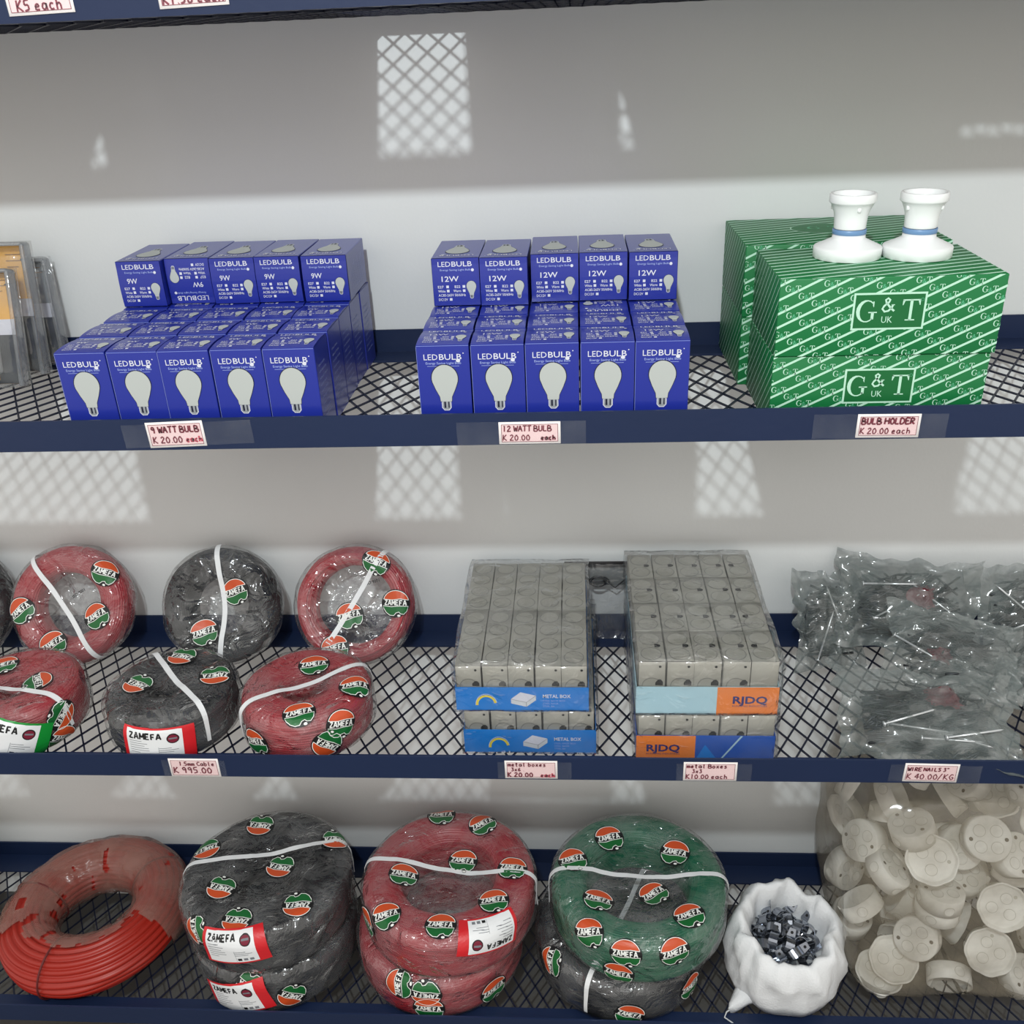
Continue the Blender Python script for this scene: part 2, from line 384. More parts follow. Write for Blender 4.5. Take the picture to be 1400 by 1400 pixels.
# ------------------------------------------------------------------ price cards
def price_tag(x0, x1, z0, z1, lines, label, slant=0., tape=(.0, .0)):
    w, h = x1-x0, z1-z0
    o = empty('price_tag', ((x0+x1)/2, Y0-.0006, (z0+z1)/2), (0, -slant, 0)); tag(o, label, 'price tag', 'hand-lettered price tags')
    b = MB(); b.bbox((0, 0, 0), (w, .0008, h), .0002, CARD, 1)
    s = Sheet(); s.rect(-w/2+.003, -h/2+.0028, w/2-.003, h/2-.0028, PINK, 1); s.frame(-w/2+.003, -h/2+.0028, w/2-.003, h/2-.0028, .0006, PEN, 2)
    for t, x, y, hh, M, bw in lines: s.pen(t, -w/2+x*w, -h/2+y*h, hh*h, M, 3, bw*h*1.2)
    s.clip(-w/2, -h/2, w/2, h/2)
    s.onto(b, face_fn((0, -.0004, 0), (1, 0, 0), (0, 0, 1), (0, -1, 0)))
    b.build('card', o)
    t = MB(); t.box((0, -.0016, 0), (w+tape[0]+tape[1], .0001, .030), TAPE); t.build('clear_tape', o, ((tape[1]-tape[0])/2, 0, 0))
    return o
P, Q = PEN, PENR
price_tag(-.567, -.498, 1.687, 1.717, [('K5 each', .14, .12, .34, P, .05)], 'price tag reading K5 each on the top shelf edge', .02)
price_tag(-.411, -.340, 1.687, 1.717, [('K1.50 each', .06, .12, .32, P, .055)], 'price tag with smudged price on the top shelf edge, right of the K5 tag', .02)
price_tag(-.5235, -.452, 1.2155, 1.2485, [('9 WATT BULB', .08, .58, .25, P, .05), ('K 20.00', .08, .18, .26, P, .04), ('each', .66, .19, .22, Q, .06)], 'price tag for 9 watt bulbs on the shelf edge', .03, (.03, .06))
price_tag(-.0937, -.0203, 1.2125, 1.2405, [('12 WATT BULB', .06, .58, .26, P, .045), ('K 20.00', .06, .17, .27, P, .04), ('each', .68, .18, .22, P, .06)], 'price tag for 12 watt bulbs below the right-hand blue boxes', 0, (.05, .03))
price_tag(.3225, .394, 1.2135, 1.2425, [('BULB HOLDER', .07, .58, .27, P, .06), ('K 20.00 each', .06, .17, .26, P, .04)], 'price tag for bulb holders below the green boxes', -.01, (.05, .03))
price_tag(-.605, -.530, .689, .7225, [('1.5mm Cable', .2, .62, .22, P, .04), ('K 995.00', .07, .2, .34, P, .05)], 'price tag reading K995.00 below the wrapped black coil', .0, (.01, .01))
price_tag(-.1095, -.034, .691, .7235, [('metal boxes', .06, .7, .22, P, .04), ('3x6 .', .12, .43, .2, P, .04), ('K 20.00', .05, .1, .26, P, .05), ('each', .68, .1, .22, Q, .07)], 'price tag for 3x6 metal boxes at K20.00 below the cyan trays', 0, (.01, .02))
price_tag(.1445, .2195, .690, .7235, [('metal Boxes', .06, .7, .22, P, .04), ('3x3', .16, .43, .2, P, .04), ('K10.00 each', .05, .12, .24, P, .04)], 'price tag for 3x3 metal boxes at K10.00 below the orange trays', 0, (.01, .02))
price_tag(.449, .523, .6915, .724, [('WIRE NAILS 3"', .06, .6, .2, P, .045), ('K 40.00/KG', .06, .16, .3, P, .04)], 'price tag for wire nails at K40.00 below the cloudy bags', -.02, (.02, .03))

# ------------------------------------------------------------------ top shelf stock: unseen stand-in cartons, gapped to shape light on the wall
def carton(x0, x1, y0, rz, label):
    w, d, h = x1-x0, 1.40-y0, .26
    o = empty('carton', ((x0+x1)/2, y0+d/2, ZS[0]), (0, 0, rz)); tag(o, label, 'carton')
    b = MB(); b.bbox((0, 0, h/2), (w, d, h), .002, KRAFT, 1); b.build('body', o)
    b = MB(); b.box((0, 0, h+.0003), (.05, d*.98, .0004), TAPE); b.build('packing_tape', o)
carton(-1.25, -.609, 1.100, 0, 'unseen long brown stand-in carton at the left end of the top shelf')
carton(-.590, -.259, 1.102, .026, 'unseen brown stand-in carton on the top shelf left of the bright gap')
carton(-.146, .028, 1.100, 0, 'unseen narrow brown stand-in carton on the top shelf right of the bright gap')
carton(.041, .185, 1.100, .030, 'unseen small brown stand-in carton third from the right on the top shelf')
carton(.1905, .409, 1.100, .004, 'unseen brown stand-in carton second from the right on the top shelf')
carton(.411, 1.05, 1.127, 0, 'unseen long brown stand-in carton at the right end of the top shelf')

# ------------------------------------------------------------------ LED bulb boxes
BW, BH = .0625, .1155
def bulb_art(h, small=False):
    s = Sheet(); k = h
    dome = [(.27*math.cos(a), .70+.29*math.sin(a)) for a in [R_(x) for x in range(-25, 206, 11)]]
    body = dome+[(-.20, .46), (-.125, .30), (-.115, .20), (.115, .20), (.125, .30), (.20, .46)]
    out = [(x*1.06, .5+(y-.5)*1.03) for x, y in body]
    s.poly([(x*k, y*k) for x, y in out], DARKP, 1); s.poly([(x*k, y*k) for x, y in body], BULBG, 2)
    s.poly([(x*k, y*k) for x, y in [(-.10, .20), (.10, .20), (.10, .06), (.05, 0), (-.05, 0), (-.10, .06)]], WHITE, 1)
    s.poly([(x*k, y*k) for x, y in [(-.085, .20), (.085, .20), (.085, .07), (.04, .02), (-.04, .02), (-.085, .07)]], SCREW, 2)
    s.rect(-.05*k, .06*k, -.01*k, .195*k, DARKP, 3); s.rect(.035*k, .06*k, .06*k, .195*k, DARKP, 3)
    return s
BULB_BIG, BULB_SM = bulb_art(.0575), bulb_art(.0235)
def panel_art():
    s = Sheet(); c = BW/2
    s.text('LED', .0085, .0975, .0072, WHITE, 2, 0, .0165); s.text('BULB', .0268, .0975, .0072, WHITE, 2, .008, .0265)
    s.ellipse(.0555, .1052, .0007, .0007, WHITE, 2, 8)
    s.text('Energy Saving Light Bulb', .0105, .0922, .0028, PALEBLUE, 2, .01, .042); s.ellipse(.049, .0963, .0026, .0022, WHITE, 3, 8)
    s.line([(.012, .0898), (.050, .0898)], .0005, PALEBLUE, 2)
    s.put(BULB_BIG, c+.0005, .0345, 1, 0, 1)
    return s
def cap_art(watt):
    s = Sheet()
    s.text('LED', .0085, .0515, .0066, WHITE, 2, 0, .0165); s.text('BULB', .0265, .0515, .0066, WHITE, 2, .008, .0265)
    s.text('Energy Saving Light Bulb', .011, .0462, .0024, PALEBLUE, 2, .01, .040); s.ellipse(.0535, .0468, .0020, .0020, WHITE, 3, 8)
    s.text(watt, .0125, .0325, .0070, WHITE, 2, .010, .0225 if len(watt) == 3 else .0145)
    for t, x, y, ww in (('E27', .0070, .0240, .0075), ('B22', .0290, .0240, .0075), ('White', .0070, .0185, .0095), ('Warm', .0270, .0185, .0100), ('AC85-265V 50/60Hz', .0070, .0130, .036), ('DC12V', .0070, .0072, .012)):
        s.text(t, x, y, .0034, WHITE, 2, .012, ww)
    for x, y in ((.0180, .0240), (.0395, .0240), (.0185, .0185), (.0395, .0185), (.0215, .0072)): s.rect(x, y, x+.0034, y+.0034, WHITE, 2)
    s.put(BULB_SM, .0510, .0095, 1, 0, 1)
    return s
def bulb_box_mesh(watt):
    b = MB(); a, h = BW/2, BH; rise = .0020; n = 8
    arch = lambda t: h+rise*math.sin(math.pi*min(1, t*1.15))**.8*.9 if t*1.15 < 1 else h
    # card walls with softened uprights
    r = .0012; ring = []
    for cx, cy, a0 in ((a-r, a-r, 0), (-a+r, a-r, 90), (-a+r, -a+r, 180), (a-r, -a+r, 270)):
        for q in (0, 45, 90): ring.append((cx+r*math.cos(R_(a0+q)), cy+r*math.sin(R_(a0+q))))
    N = len(ring); vs = [(x, y, 0) for x, y in ring]+[(x, y, h-.0006) for x, y in ring]
    b.add(vs, [(i, (i+1) % N, N+(i+1) % N, N+i) for i in range(N)]+[tuple(range(N))[::-1]], BLUE)
    # tucked lid, gently bowed
    vs = []; fs = []
    for i in range(n+1):
        t = i/n; y = -a+.0006+t*(BW-.0012); z = arch(t)
        vs += [(-a+.0005, y, z), (a-.0005, y, z), (-a+.0005, y, h-.002), (a-.0005, y, h-.002)]
    for i in range(n):
        o = 4*i; fs += [(o, o+1, o+5, o+4), (o, o+4, o+6, o+2), (o+1, o+3, o+7, o+5)]
    fs += [(0, 2, 3, 1), (4*n, 4*n+1, 4*n+3, 4*n+2)]
    b.add(vs, fs, BLUE)
    pa = panel_art()
    pa.onto(b, face_fn((-a, -a, 0), (1, 0, 0), (0, 0, 1), (0, -1, 0)))
    pa.onto(b, face_fn((a, a, 0), (-1, 0, 0), (0, 0, 1), (0, 1, 0)))
    c = cap_art(watt); c.split(.009)
    c.onto(b, lambda x, y, l: (x-a, y-a, arch((y-.0006)/(BW-.0012))+.00016*l))
    sd = Sheet()
    for k in range(9): sd.text('AC85-265V 50/60Hz', .010, .088-k*.008, .0026, PALEBLUE, 1, 0, .030+.004*(k % 3))
    sd.onto(b, face_fn((a, -a, 0), (0, 1, 0), (0, 0, 1), (1, 0, 0))); sd.onto(b, face_fn((-a, a, 0), (0, -1, 0), (0, 0, 1), (-1, 0, 0)))
    e = Sheet()   # scuffed edges
    e.rect(.0005, h-.0015, BW-.0005, h-.0008, BLUEE, 1); e.rect(.0001, .004, .0006, h-.002, BLUEE, 1)
    e.onto(b, face_fn((-a, -a, 0), (1, 0, 0), (0, 0, 1), (0, -1, 0)))
    return b.build('bulb_box')
ORD = ['first', 'second', 'third', 'fourth', 'fifth']
rnd = random.Random(5)
def bulb_stack(watt, xs, fronts, upfront, zoff, flips, side):
    proto = bulb_box_mesh(watt); used = [False]
    def place(loc, rot, label, g):
        o = proto if not used[0] else dup(proto); used[0] = True
        o.location = loc; o.rotation_euler = rot; tag(o, label, 'bulb box', g)
    for r, y in enumerate(fronts):
        for c, x in enumerate(xs):
            fl = math.pi if (r, c) in flips else 0
            place((x+rnd.uniform(-.0006, .0006), y+BW/2+rnd.uniform(-.0008, .0008), ZS[1]), (0, 0, fl+rnd.uniform(-.008, .008)),
                  'blue %s bulb box standing in the %s row, %s from left' % (watt, 'front' if r == 0 else ORD[r]+' back', ORD[c]), 'standing %s bulb boxes' % watt)
    zt = ZS[1]+BH+zoff
    for c, x in enumerate(xs):
        up = math.pi if ('u', c) in flips else 0
        M = Matrix.Rotation(R_(90), 3, 'X') @ Matrix.Rotation(up, 3, 'Z')
        e = M.to_euler(); e.z += rnd.uniform(-.012, .012)
        place((x+.002*(c-2)*0, upfront[c]+BH, zt+BW/2), e, 'blue %s bulb box lying on top with lid forward, %s from left' % (watt, ORD[c]), 'lying %s bulb boxes' % watt)
bulb_stack('9W', [-.5965+.0640*i for i in range(5)], [1.070, 1.138, 1.205, 1.2715, 1.336], [1.277, 1.287, 1.281, 1.282, 1.279], .0021, {('u', 1)}, 'left-hand')
bulb_stack('12W', [-.1570+.0640*i for i in range(5)], [1.068, 1.1315, 1.1955, 1.2595, 1.323], [1.238, 1.234, 1.246, 1.247, 1.242], .0021, {(2, 3)}, 'right-hand')

# ------------------------------------------------------------------ green G&T cartons
def arc(cx, cy, rx, ry, a0, a1, n=14): return [(cx+rx*math.cos(R_(a0+(a1-a0)*i/n)), cy+ry*math.sin(R_(a0+(a1-a0)*i/n))) for i in range(n+1)]
def serif_g(h, M, l=3, n=14):
    s = Sheet(); p = arc(.42, .5, .36, .46, 48, 318, n); N = len(p)
    s.line([(x*h, y*h) for x, y in p], [h*(.05+.11*math.sin(math.pi*min(1, max(0, (i/(N-1)-.15)/.6)))) for i in range(N)], M, l)
    s.rect(.62*h, .14*h, .74*h, .45*h, M, l); s.rect(.50*h, .42*h, .86*h, .47*h, M, l); s.poly([(.66*h, .92*h), (.71*h, .92*h), (.71*h, .66*h), (.66*h, .74*h)], M, l); return s
def serif_t(h, M, l=3):
    s = Sheet(); s.rect(.36*h, .04*h, .48*h, .92*h, M, l); s.rect(.05*h, .89*h, .79*h, .95*h, M, l); s.rect(.22*h, .03*h, .62*h, .08*h, M, l)
    s.poly([(.05*h, .95*h), (.05*h, .70*h), (.08*h, .70*h), (.15*h, .89*h)], M, l); s.poly([(.79*h, .95*h), (.69*h, .89*h), (.76*h, .70*h), (.79*h, .70*h)], M, l); return s
def amp(h, M, l=3, w=.1):
    s = Sheet(); p = [(.88, .08), (.62, .30), (.32, .66), (.26, .84), (.40, .95), (.54, .84), (.48, .68), (.20, .44), (.10, .24), (.26, .05), (.50, .10), (.70, .32), (.76, .50)]
    s.line([(x*h, y*h) for x, y in p], w*h, M, l); s.rect(.66*h, .48*h, .88*h, .53*h, M, l); return s
GT = Sheet(); GT.put(serif_g(.0088, GREENP, 1, 8)); GT.put(amp(.0058, GREENM, 1, .16), .0074, .0002); GT.put(serif_t(.0088, GREENP, 1), .0125, 0)
def stripes(w, h, slope, step, wid, words, ox=0, oy=0, M=None):
    s = Sheet(); M = M or GREENP; n0 = int(-w*abs(slope)/step)-2; n1 = int((h+w*abs(slope))/step)+2
    for i in range(n0, n1):
        y = i*step+oy
        s.line([(-.01, y-.01*slope), (w+.01, y+(w+.01)*slope)], wid, M, 1)
        if words:
            x = ((i*.0117+ox) % .0268)-.0268
            while x < w:
                yy = y+x*slope+step*.36
                if -.012 < yy < h: s.put(GT, x, yy, .86, .0, 0)
                x += .0268
    s.clip(.0003, .0003, w-.0003, h-.0003); return s
def green_box(name, w, d, h, ox, oy, logo, oval=False):
    b = MB(); b.bbox((0, 0, h/2), (w, d, h), .0015, GREEN, 2)
    s = stripes(w, h, .50, .0160, .0026, True, ox, oy)
    fr = face_fn((-w/2, -d/2, 0), (1, 0, 0), (0, 0, 1), (0, -1, 0))
    if logo:
        x0, y0, lw, lh = logo; lg = Sheet()
        lg.rect(x0, y0, x0+lw, y0+lh, GREENP, 2); lg.rect(x0+.0022, y0+.0022, x0+lw-.0022, y0+lh-.0022, GREENL, 3)
        H = lh*.62
        lg.put(serif_g(H, GREENP, 4), x0+lw*.055, y0+lh*.2); lg.put(serif_t(H, GREENP, 4), x0+lw*.66, y0+lh*.22)
        lg.put(amp(lh*.40, GREENP, 4, .13), x0+lw*.385, y0+lh*.47); lg.text('UK', x0+lw*.41, y0+lh*.19, lh*.18, GREENP, 4, .0, lw*.15)
        lg.line(arc(x0+lw*.94, y0+lh*.80, lh*.04, lh*.04, 0, 360, 8), .0004, GREENM, 4)
        lg.onto(b, fr)
    s.onto(b, fr)
    s = stripes(w, h, .50, .0160, .0026, True, ox+.01, oy+.008); s.onto(b, face_fn((w/2, d/2, 0), (-1, 0, 0), (0, 0, 1), (0, 1, 0)))
    for q in (0, 1):
        s = stripes(d, h, .95, .0150, .0014, False, 0, oy)
        s.onto(b, face_fn((-w/2, d/2, 0), (0, -1, 0), (0, 0, 1), (-1, 0, 0)) if q == 0 else face_fn((w/2, -d/2, 0), (0, 1, 0), (0, 0, 1), (1, 0, 0)))
    s = stripes(w, d, .34, .0150, .0036, False, 0, oy)
    if oval:
        s.ellipse(w*.47, d*.55, .045, .033, GREENP, 2, 32); s.ellipse(w*.47, d*.55, .0435, .0315, GREEN, 3, 32)
        s.put(serif_g(.02, GREENM, 4), w*.47-.022, d*.55-.008); s.put(serif_t(.02, GREENM, 4), w*.47+.005, d*.55-.008)
    s.onto(b, face_fn((-w/2, -d/2, h), (1, 0, 0), (0, 1, 0), (0, 0, 1)))
    return b.build(name)
def green_place(o, x, y, z, rz, label):
    o.location = (x, y, z); o.rotation_euler = (0, 0, rz); tag(o, label, 'carton', 'green striped cartons')
HB = .0905; z1 = ZS[1]
o = green_box('carton', .243, .160, HB, .004, .009, (.083, .0325, .0795, .042)); green_place(o, .3475, 1.153, z1, 0, 'green striped carton at the bottom of the front stack')
o = green_box('carton', .2455, .162, HB-.001, .013, .002, (.082, .030, .0795, .042)); green_place(o, .3495, 1.152, z1+HB+.0004, -.006, 'green striped carton under the two white bulb holders')
o = green_box('carton', .252, .178, HB+.0015, .009, .004, None); green_place(o, .341, 1.3270, z1, .004, 'green striped carton at the bottom of the rear stack')
o = green_box('carton', .254, .182, HB+.0015, .017, .012, None, True); green_place(o, .342, 1.3290, z1+HB+.0019, 0, 'green striped carton with an oval mark, on top of the rear stack')

# ------------------------------------------------------------------ bulb holders
def bulb_holder(x, y, z, rz, label, zs=.9):
    o = empty('bulb_holder', (x, y, z), (0, 0, rz)); o.scale = (1, 1, zs); tag(o, label, 'bulb holder', 'white bulb holders')
    b = MB(); b.lathe([(.0001, 0), (.0385, 0), (.0392, .0008), (.0394, .0125), (.0386, .0140), (.0355, .0155), (.026, .0205), (.0205, .0235), (.0190, .0248), (.0186, .0300), (.0001, .0300)], 56, PVC); b.build('base', o)
    b = MB(); b.lathe([(.0187, .0300), (.0194, .0306), (.0194, .0362), (.0187, .0368)], 48, BLUER, closed=True); b.build('ring', o)
    b = MB()
    b.lathe([(.0001, .0368), (.0180, .0368), (.0183, .0380), (.0186, .0480), (.0196, .0560), (.0222, .0640), (.0246, .0690), (.0262, .0702), (.0265, .0712), (.0265, .0800), (.0258, .0812), (.0232, .0812), (.0226, .0800), (.0215, .0660), (.0001, .0640)], 56, PVC)
    for a in (-100, 20, 140): b.bbox((.0213*math.cos(R_(a)), .0213*math.sin(R_(a)), .063), (.0042, .0042, .006), .001, PVC, 1)
    b.build('socket', o)
bulb_holder(.3235, 1.176, z1+2*HB, .3, 'white bulb holder with a blue ring, left one on the green carton')
bulb_holder(.4030, 1.170, z1+2*HB, 1.1, 'white bulb holder with a blue ring, right one on the green carton')

# ------------------------------------------------------------------ cable coils in printed stretch film
def badge_art():
    s = Sheet()
    blob = [(1.05*math.cos(a)*(1.0 if math.sin(a) > -.3 else 1.0+.06*math.sin(5*a)), math.sin(a)*1.0) for a in [2*math.pi*i/28 for i in range(28)]]
    s.poly(blob, BLACK, 1)
    top = [(-.90, .22)]+[(.93*math.cos(a), .10+.80*math.sin(a)) for a in [R_(x) for x in range(172, 7, -11)]]+[(.90, .30), (.3, .34), (-.3, .22)]
    s.poly(top, ORANGE, 2); s.line(top, .042, CREAM, 3, True)
    low = [(-.90, -.24), (-.3, -.26), (.3, -.16), (.92, -.14), (.86, -.48), (.66, -.72), (.42, -.70), (.30, -.58), (.10, -.66), (-.05, -.86), (-.34, -.86), (-.62, -.70), (-.82, -.46)]
    s.poly(low, BGREEN, 2); s.line(low, .045, CREAM, 3, True)
    s.block('ZAMEFA', -.80, -.18, .36, 1.62, CREAM, 4, .24, .06)
    s.ellipse(.32, -.84, .15, .11, BLACK, 4, 10); s.ellipse(.32, -.84, .12, .08, CREAM, 5, 10)
    return s
BADGE = badge_art()
def label_art(w, h, edge):
    s = Sheet(); x0, x1 = -w/2, w/2
    s.rect(x0, -h/2, x1, h/2, edge, 1)
    s.rect(x0+.06*w, -h/2+.05*h, x1-.17*w, h/2-.05*h, LABELW, 2)
    s.block('ZAMEFA', x0+.10*w, h*.20, h*.17, w*.46, BLACK, 3, .26)
    s.ellipse(x0+.70*w, h*.20, .085*w, .15*h, BLACK, 3, 18); s.ellipse(x0+.70*w, h*.20, .07*w, .12*h, PEN, 4, 16); s.rect(x0+.645*w, h*.19, x0+.755*w, h*.235, GREYP, 5)
    r = random.Random(3)
    for i in range(6): s.rect(x0+.10*w, h*(.12-.075*i), x0+w*(.10+r.uniform(.12, .36)), h*(.135-.075*i), GREYP, 3)
    for i in range(3): s.rect(x0+.50*w, -h*(.10+.06*i), x0+w*(.62+r.uniform(.05, .16)), -h*(.085+.06*i), GREYP, 3)
    for i in range(3): s.rect(x0+w*(.52+.09*i), -h*.40, x0+w*(.58+.09*i), -h*.32, BLACK if i == 0 else GREYP, 3)
    s.line([(x0+.5*w, -.05*h), (x0+.5*w, -.42*h)], .004*w, GREYP, 3)
    return s
class Puck:
    def __init__(s, R, h, seed, dip=.012, hole=.07, amp=.0013, rho=.026):
        s.R, s.h, s.seed, s.dip, s.hole, s.amp = R+.0048, h+.0035, seed, dip, hole, amp
        Rf, H = s.R, s.h; pr = [(0., H)]
        for i in range(1, 21): pr.append(((Rf-rho)*i/20, H))
        for i in range(1, 7): a = math.pi/2*i/6; pr.append((Rf-rho+rho*math.sin(a), H-rho+rho*math.cos(a)))
        for i in range(1, 5): pr.append((Rf, (H-rho)+(rho-H+rho)*i/5*1.0))
        for i in range(0, 7): a = math.pi/2*i/6; pr.append((Rf-rho+rho*math.cos(a), rho-rho*math.sin(a)))
        for i in range(1, 13): pr.append(((Rf-rho)*(1-i/12), 0.))
        s.pr = pr; s.s = [0.]
        for i in range(1, len(pr)): s.s.append(s.s[-1]+math.hypot(pr[i][0]-pr[i-1][0], pr[i][1]-pr[i-1][1]))
        s.smax = s.s[20+6+5]
    def at(s, sv):
        sv = max(0, min(s.s[-1]-1e-6, sv)); lo = 0
        while s.s[lo+1] < sv: lo += 1
        d = s.s[lo+1]-s.s[lo] or 1; t = (sv-s.s[lo])/d; a, b = s.pr[lo], s.pr[lo+1]
        tx, tz = (b[0]-a[0])/d, (b[1]-a[1])/d
        return a[0]+(b[0]-a[0])*t, a[1]+(b[1]-a[1])*t, tz*-1, tx    # r, z, normal r, normal z
    def P(s, x, y, off=0., flat=False):
        sv = math.hypot(x, y); th = math.atan2(y, x); r, z, nr, nz = s.at(sv); nr, nz = (-(-nr), nz)
        c, q = math.cos(th), math.sin(th)
        n = noise.noise(Vector((r*c*26+s.seed, r*q*26, z*26)))*s.amp+noise.noise(Vector((r*c*70, r*q*70+s.seed, z*70)))*s.amp*.35
        q2 = Vector((r*c*17+s.seed*3, r*q*17, z*17)); n += (.10-abs(noise.noise(q2)))*s.amp*2.2+(.1-abs(noise.noise(q2*2.3)))*s.amp*1.1
        if flat: n = 0
        if z > s.h*.5: z -= s.dip*math.exp(-(r/s.hole)**4)
        elif r < s.R*.7: z += s.dip*.6*math.exp(-(r/s.hole)**4)
        d = off+n; Z = z+nz*d
        if sv > s.smax-.012: Z = max(Z, .0006)
        return ((r+nr*d)*c, (r+nr*d)*q, Z)
    def film(s, b, M, n=110):
        vs = []; fs = []; k = len(s.s); sv = s.s
        for j in range(n):
            a = 2*math.pi*j/n
            for q in sv[1:-1]: vs.append(s.P(q*math.cos(a), q*math.sin(a)))
        vs += [s.P(1e-5, 0), s.P(sv[-1]-1e-5, 0)]; k -= 2; T = n*k
        for j in range(n):
            j2 = (j+1) % n; fs += [(j*k+i, j2*k+i, j2*k+i+1, j*k+i+1)[::-1] for i in range(k-1)]
            fs += [(T, j*k, j2*k), (T+1, j2*k+k-1, j*k+k-1)]
        b.add(vs, fs, M, True)
    def art(s, b, sh, cx, cy, k, rot, off=.0008, edge=.0042, flat=False):
        c, q = math.cos(R_(rot)), math.sin(R_(rot)); d = math.hypot(cx, cy); rx, ry = (cx/d, cy/d) if d > 1e-4 else (1, 0)
        r0 = s.at(d)[0]; st = max(1, d/max(r0, .02)) if d > .02 else 1
        def fn(x, y, l):
            X, Y = (x*c-y*q)*k, (x*q+y*c)*k; ra = X*rx+Y*ry
            if d > s.R*.86:
                th = math.atan2(cy, cx)+(-X*ry+Y*rx)/s.at(d)[0]; return s.P((d+ra)*math.cos(th), (d+ra)*math.sin(th), off+.00022*l, flat)
            ta = (-X*ry+Y*rx)*st
            return s.P(cx+ra*rx-ta*ry, cy+ra*ry+ta*rx, off+.00022*l, flat)
        o = Sheet(); o.t = list(sh.t); o.split(edge/k); o.onto(b, fn)
def coil(base, R, h, M, label, badges, straps, lab=None, texts=(), tilt=None, ri=.5, seed=0, dip=.012, bsize=.0235, group=None, rz=0, wrapm=None, scl=1.):
    if tilt is None: o = empty('cable_coil', base, (0, 0, R_(rz)))
    else:
        a = R_(90-tilt); c = Vector(base)-Matrix.Rotation(a, 3, 'X') @ Vector((0, 0, h/2)); o = empty('cable_coil', c, (a, 0, 0))
    tag(o, label, 'cable coil', group)
    # windings
    rin = R*ri; rr = .022; cab = .0042; pr = []
    def corner(cx, cz, a0): return [(cx+rr*math.cos(R_(a0+i*10)), cz+rr*math.sin(R_(a0+i*10))) for i in range(10)]
    base_pr = corner(R-rr, h-rr, 0)+corner(rin+rr, h-rr, 90)+corner(rin+rr, rr, 180)+corner(R-rr, rr, 270); base_pr.append(base_pr[0])
    L = [0.]
    for i in range(1, len(base_pr)): L.append(L[-1]+math.dist(base_pr[i-1], base_pr[i]))
    n = int(L[-1]/cab)*4; cxm, czm = (R+rin)/2, h/2; k = 0
    for i in range(n):
        sv = L[-1]*i/n
        while L[k+1] < sv: k += 1
        t = (sv-L[k])/(L[k+1]-L[k] or 1); x = base_pr[k][0]+(base_pr[k+1][0]-base_pr[k][0])*t; z = base_pr[k][1]+(base_pr[k+1][1]-base_pr[k][1])*t
        d = math.hypot(x-cxm, z-czm); f = 1-(.0012*(1-abs(math.sin(math.pi*sv/cab))))/d; pr.append((cxm+(x-cxm)*f, czm+(z-czm)*f))
    def wob(r, z, a, i):
        q = noise.noise(Vector((math.cos(a)*2+seed, math.sin(a)*2, i*.11)))*.0022
        return r+q*(1 if r > cxm else -1)-.001, z*(1-.004)+q*.5+.0004
    b = MB(); b.lathe(pr, 120, M, smooth=True, closed=True, wob=wob); b.build('windings', o)
    pk = Puck(R, h, seed, dip, rin*.95)
    b = MB(); pk.film(b, wrapm or WRAP)
    for x, y, t in badges: pk.art(b, BADGE, x*scl, y*scl, bsize, t)
    for tx, x, y, t in texts:
        sh = Sheet(); sh.text(tx, 0, 0, .0052, BLACK, 1, .01, None, 'c'); pk.art(b, sh, x*scl, y*scl, 1, t)
    b.build('printed_wrap', o)
    for pts in straps:
        pts = [Vector((x*scl, y*scl)) for x, y in pts]
        def ext(p, q):
            d = (p-q).normalized(); x = p.copy(); 
            while x.length < pk.smax-.004: x = x+d*.004
            return x
        P_ = [ext(pts[0], pts[1])]+pts+[ext(pts[-1], pts[-2])]
        D = []
        for a_, b_ in zip(P_, P_[1:]):
            m_ = max(2, int((b_-a_).length/.006))
            D += [a_+(b_-a_)*(i/m_) for i in range(m_)]
        D.append(P_[-1])
        for _ in range(3): D = [D[0]]+[(D[i-1]+D[i]*2+D[i+1])/4 for i in range(1, len(D)-1)]+[D[-1]]
        top = []; 
        vs = []; fs = []
        for i, p in enumerate(D):
            t = (D[min(i+1, len(D)-1)]-D[max(i-1, 0)]).normalized(); nn = Vector((-t.y, t.x))*.0042
            for sg, of in ((1, .0003), (-1, .0003), (-1, .0013), (1, .0013)): v = p+nn*sg; vs.append(pk.P(v.x, v.y, of))
        for i in range(len(D)-1):
            a_ = 4*i; fs += [(a_+k, a_+(k+1) % 4, a_+4+(k+1) % 4, a_+4+k) for k in range(4)]
        b = MB(); b.add(vs, fs, STRAPM); b.build('strap', o)
    if lab:
        x, y, t, w_, h_, ed = lab; b = MB(); pk.art(b, label_art(w_, h_, ed), x*scl, y*scl, 1, t, .0030, .006, True); b.build('product_label', o)
    return o
z2, z3 = ZS[2], ZS[3]
FL, FS = 'wrapped coils on the middle shelf', 'large coils on the lowest shelf'
coil((-.887, 1.1625, z2), .0995, .085, REDC, 'red wrapped cable coil with a green-edged label, lying in front at far left', [(.043, -.006, -60), (.114, -.056, -80), (.145, -.085, 20), (-.036, .036, 20)], [[(-.008, -.019), (.095, -.040)]], (.050, -.122, -4, .105, .060, GRNL), seed=1, dip=.004, ri=.34, group=FL)
coil((-.636, 1.1625, z2), .0990, .085, BLKC, 'black wrapped cable coil lying in front with a red-edged product label', [(-.044, -.012, 150), (.070, .011, -170), (-.001, .060, 160)], [[(-.034, .052), (.0, .012), (.026, -.016), (.078, -.066)]], (.022, -.132, 4, .103, .056, REDL), seed=2, dip=.003, ri=.3, group=FL)
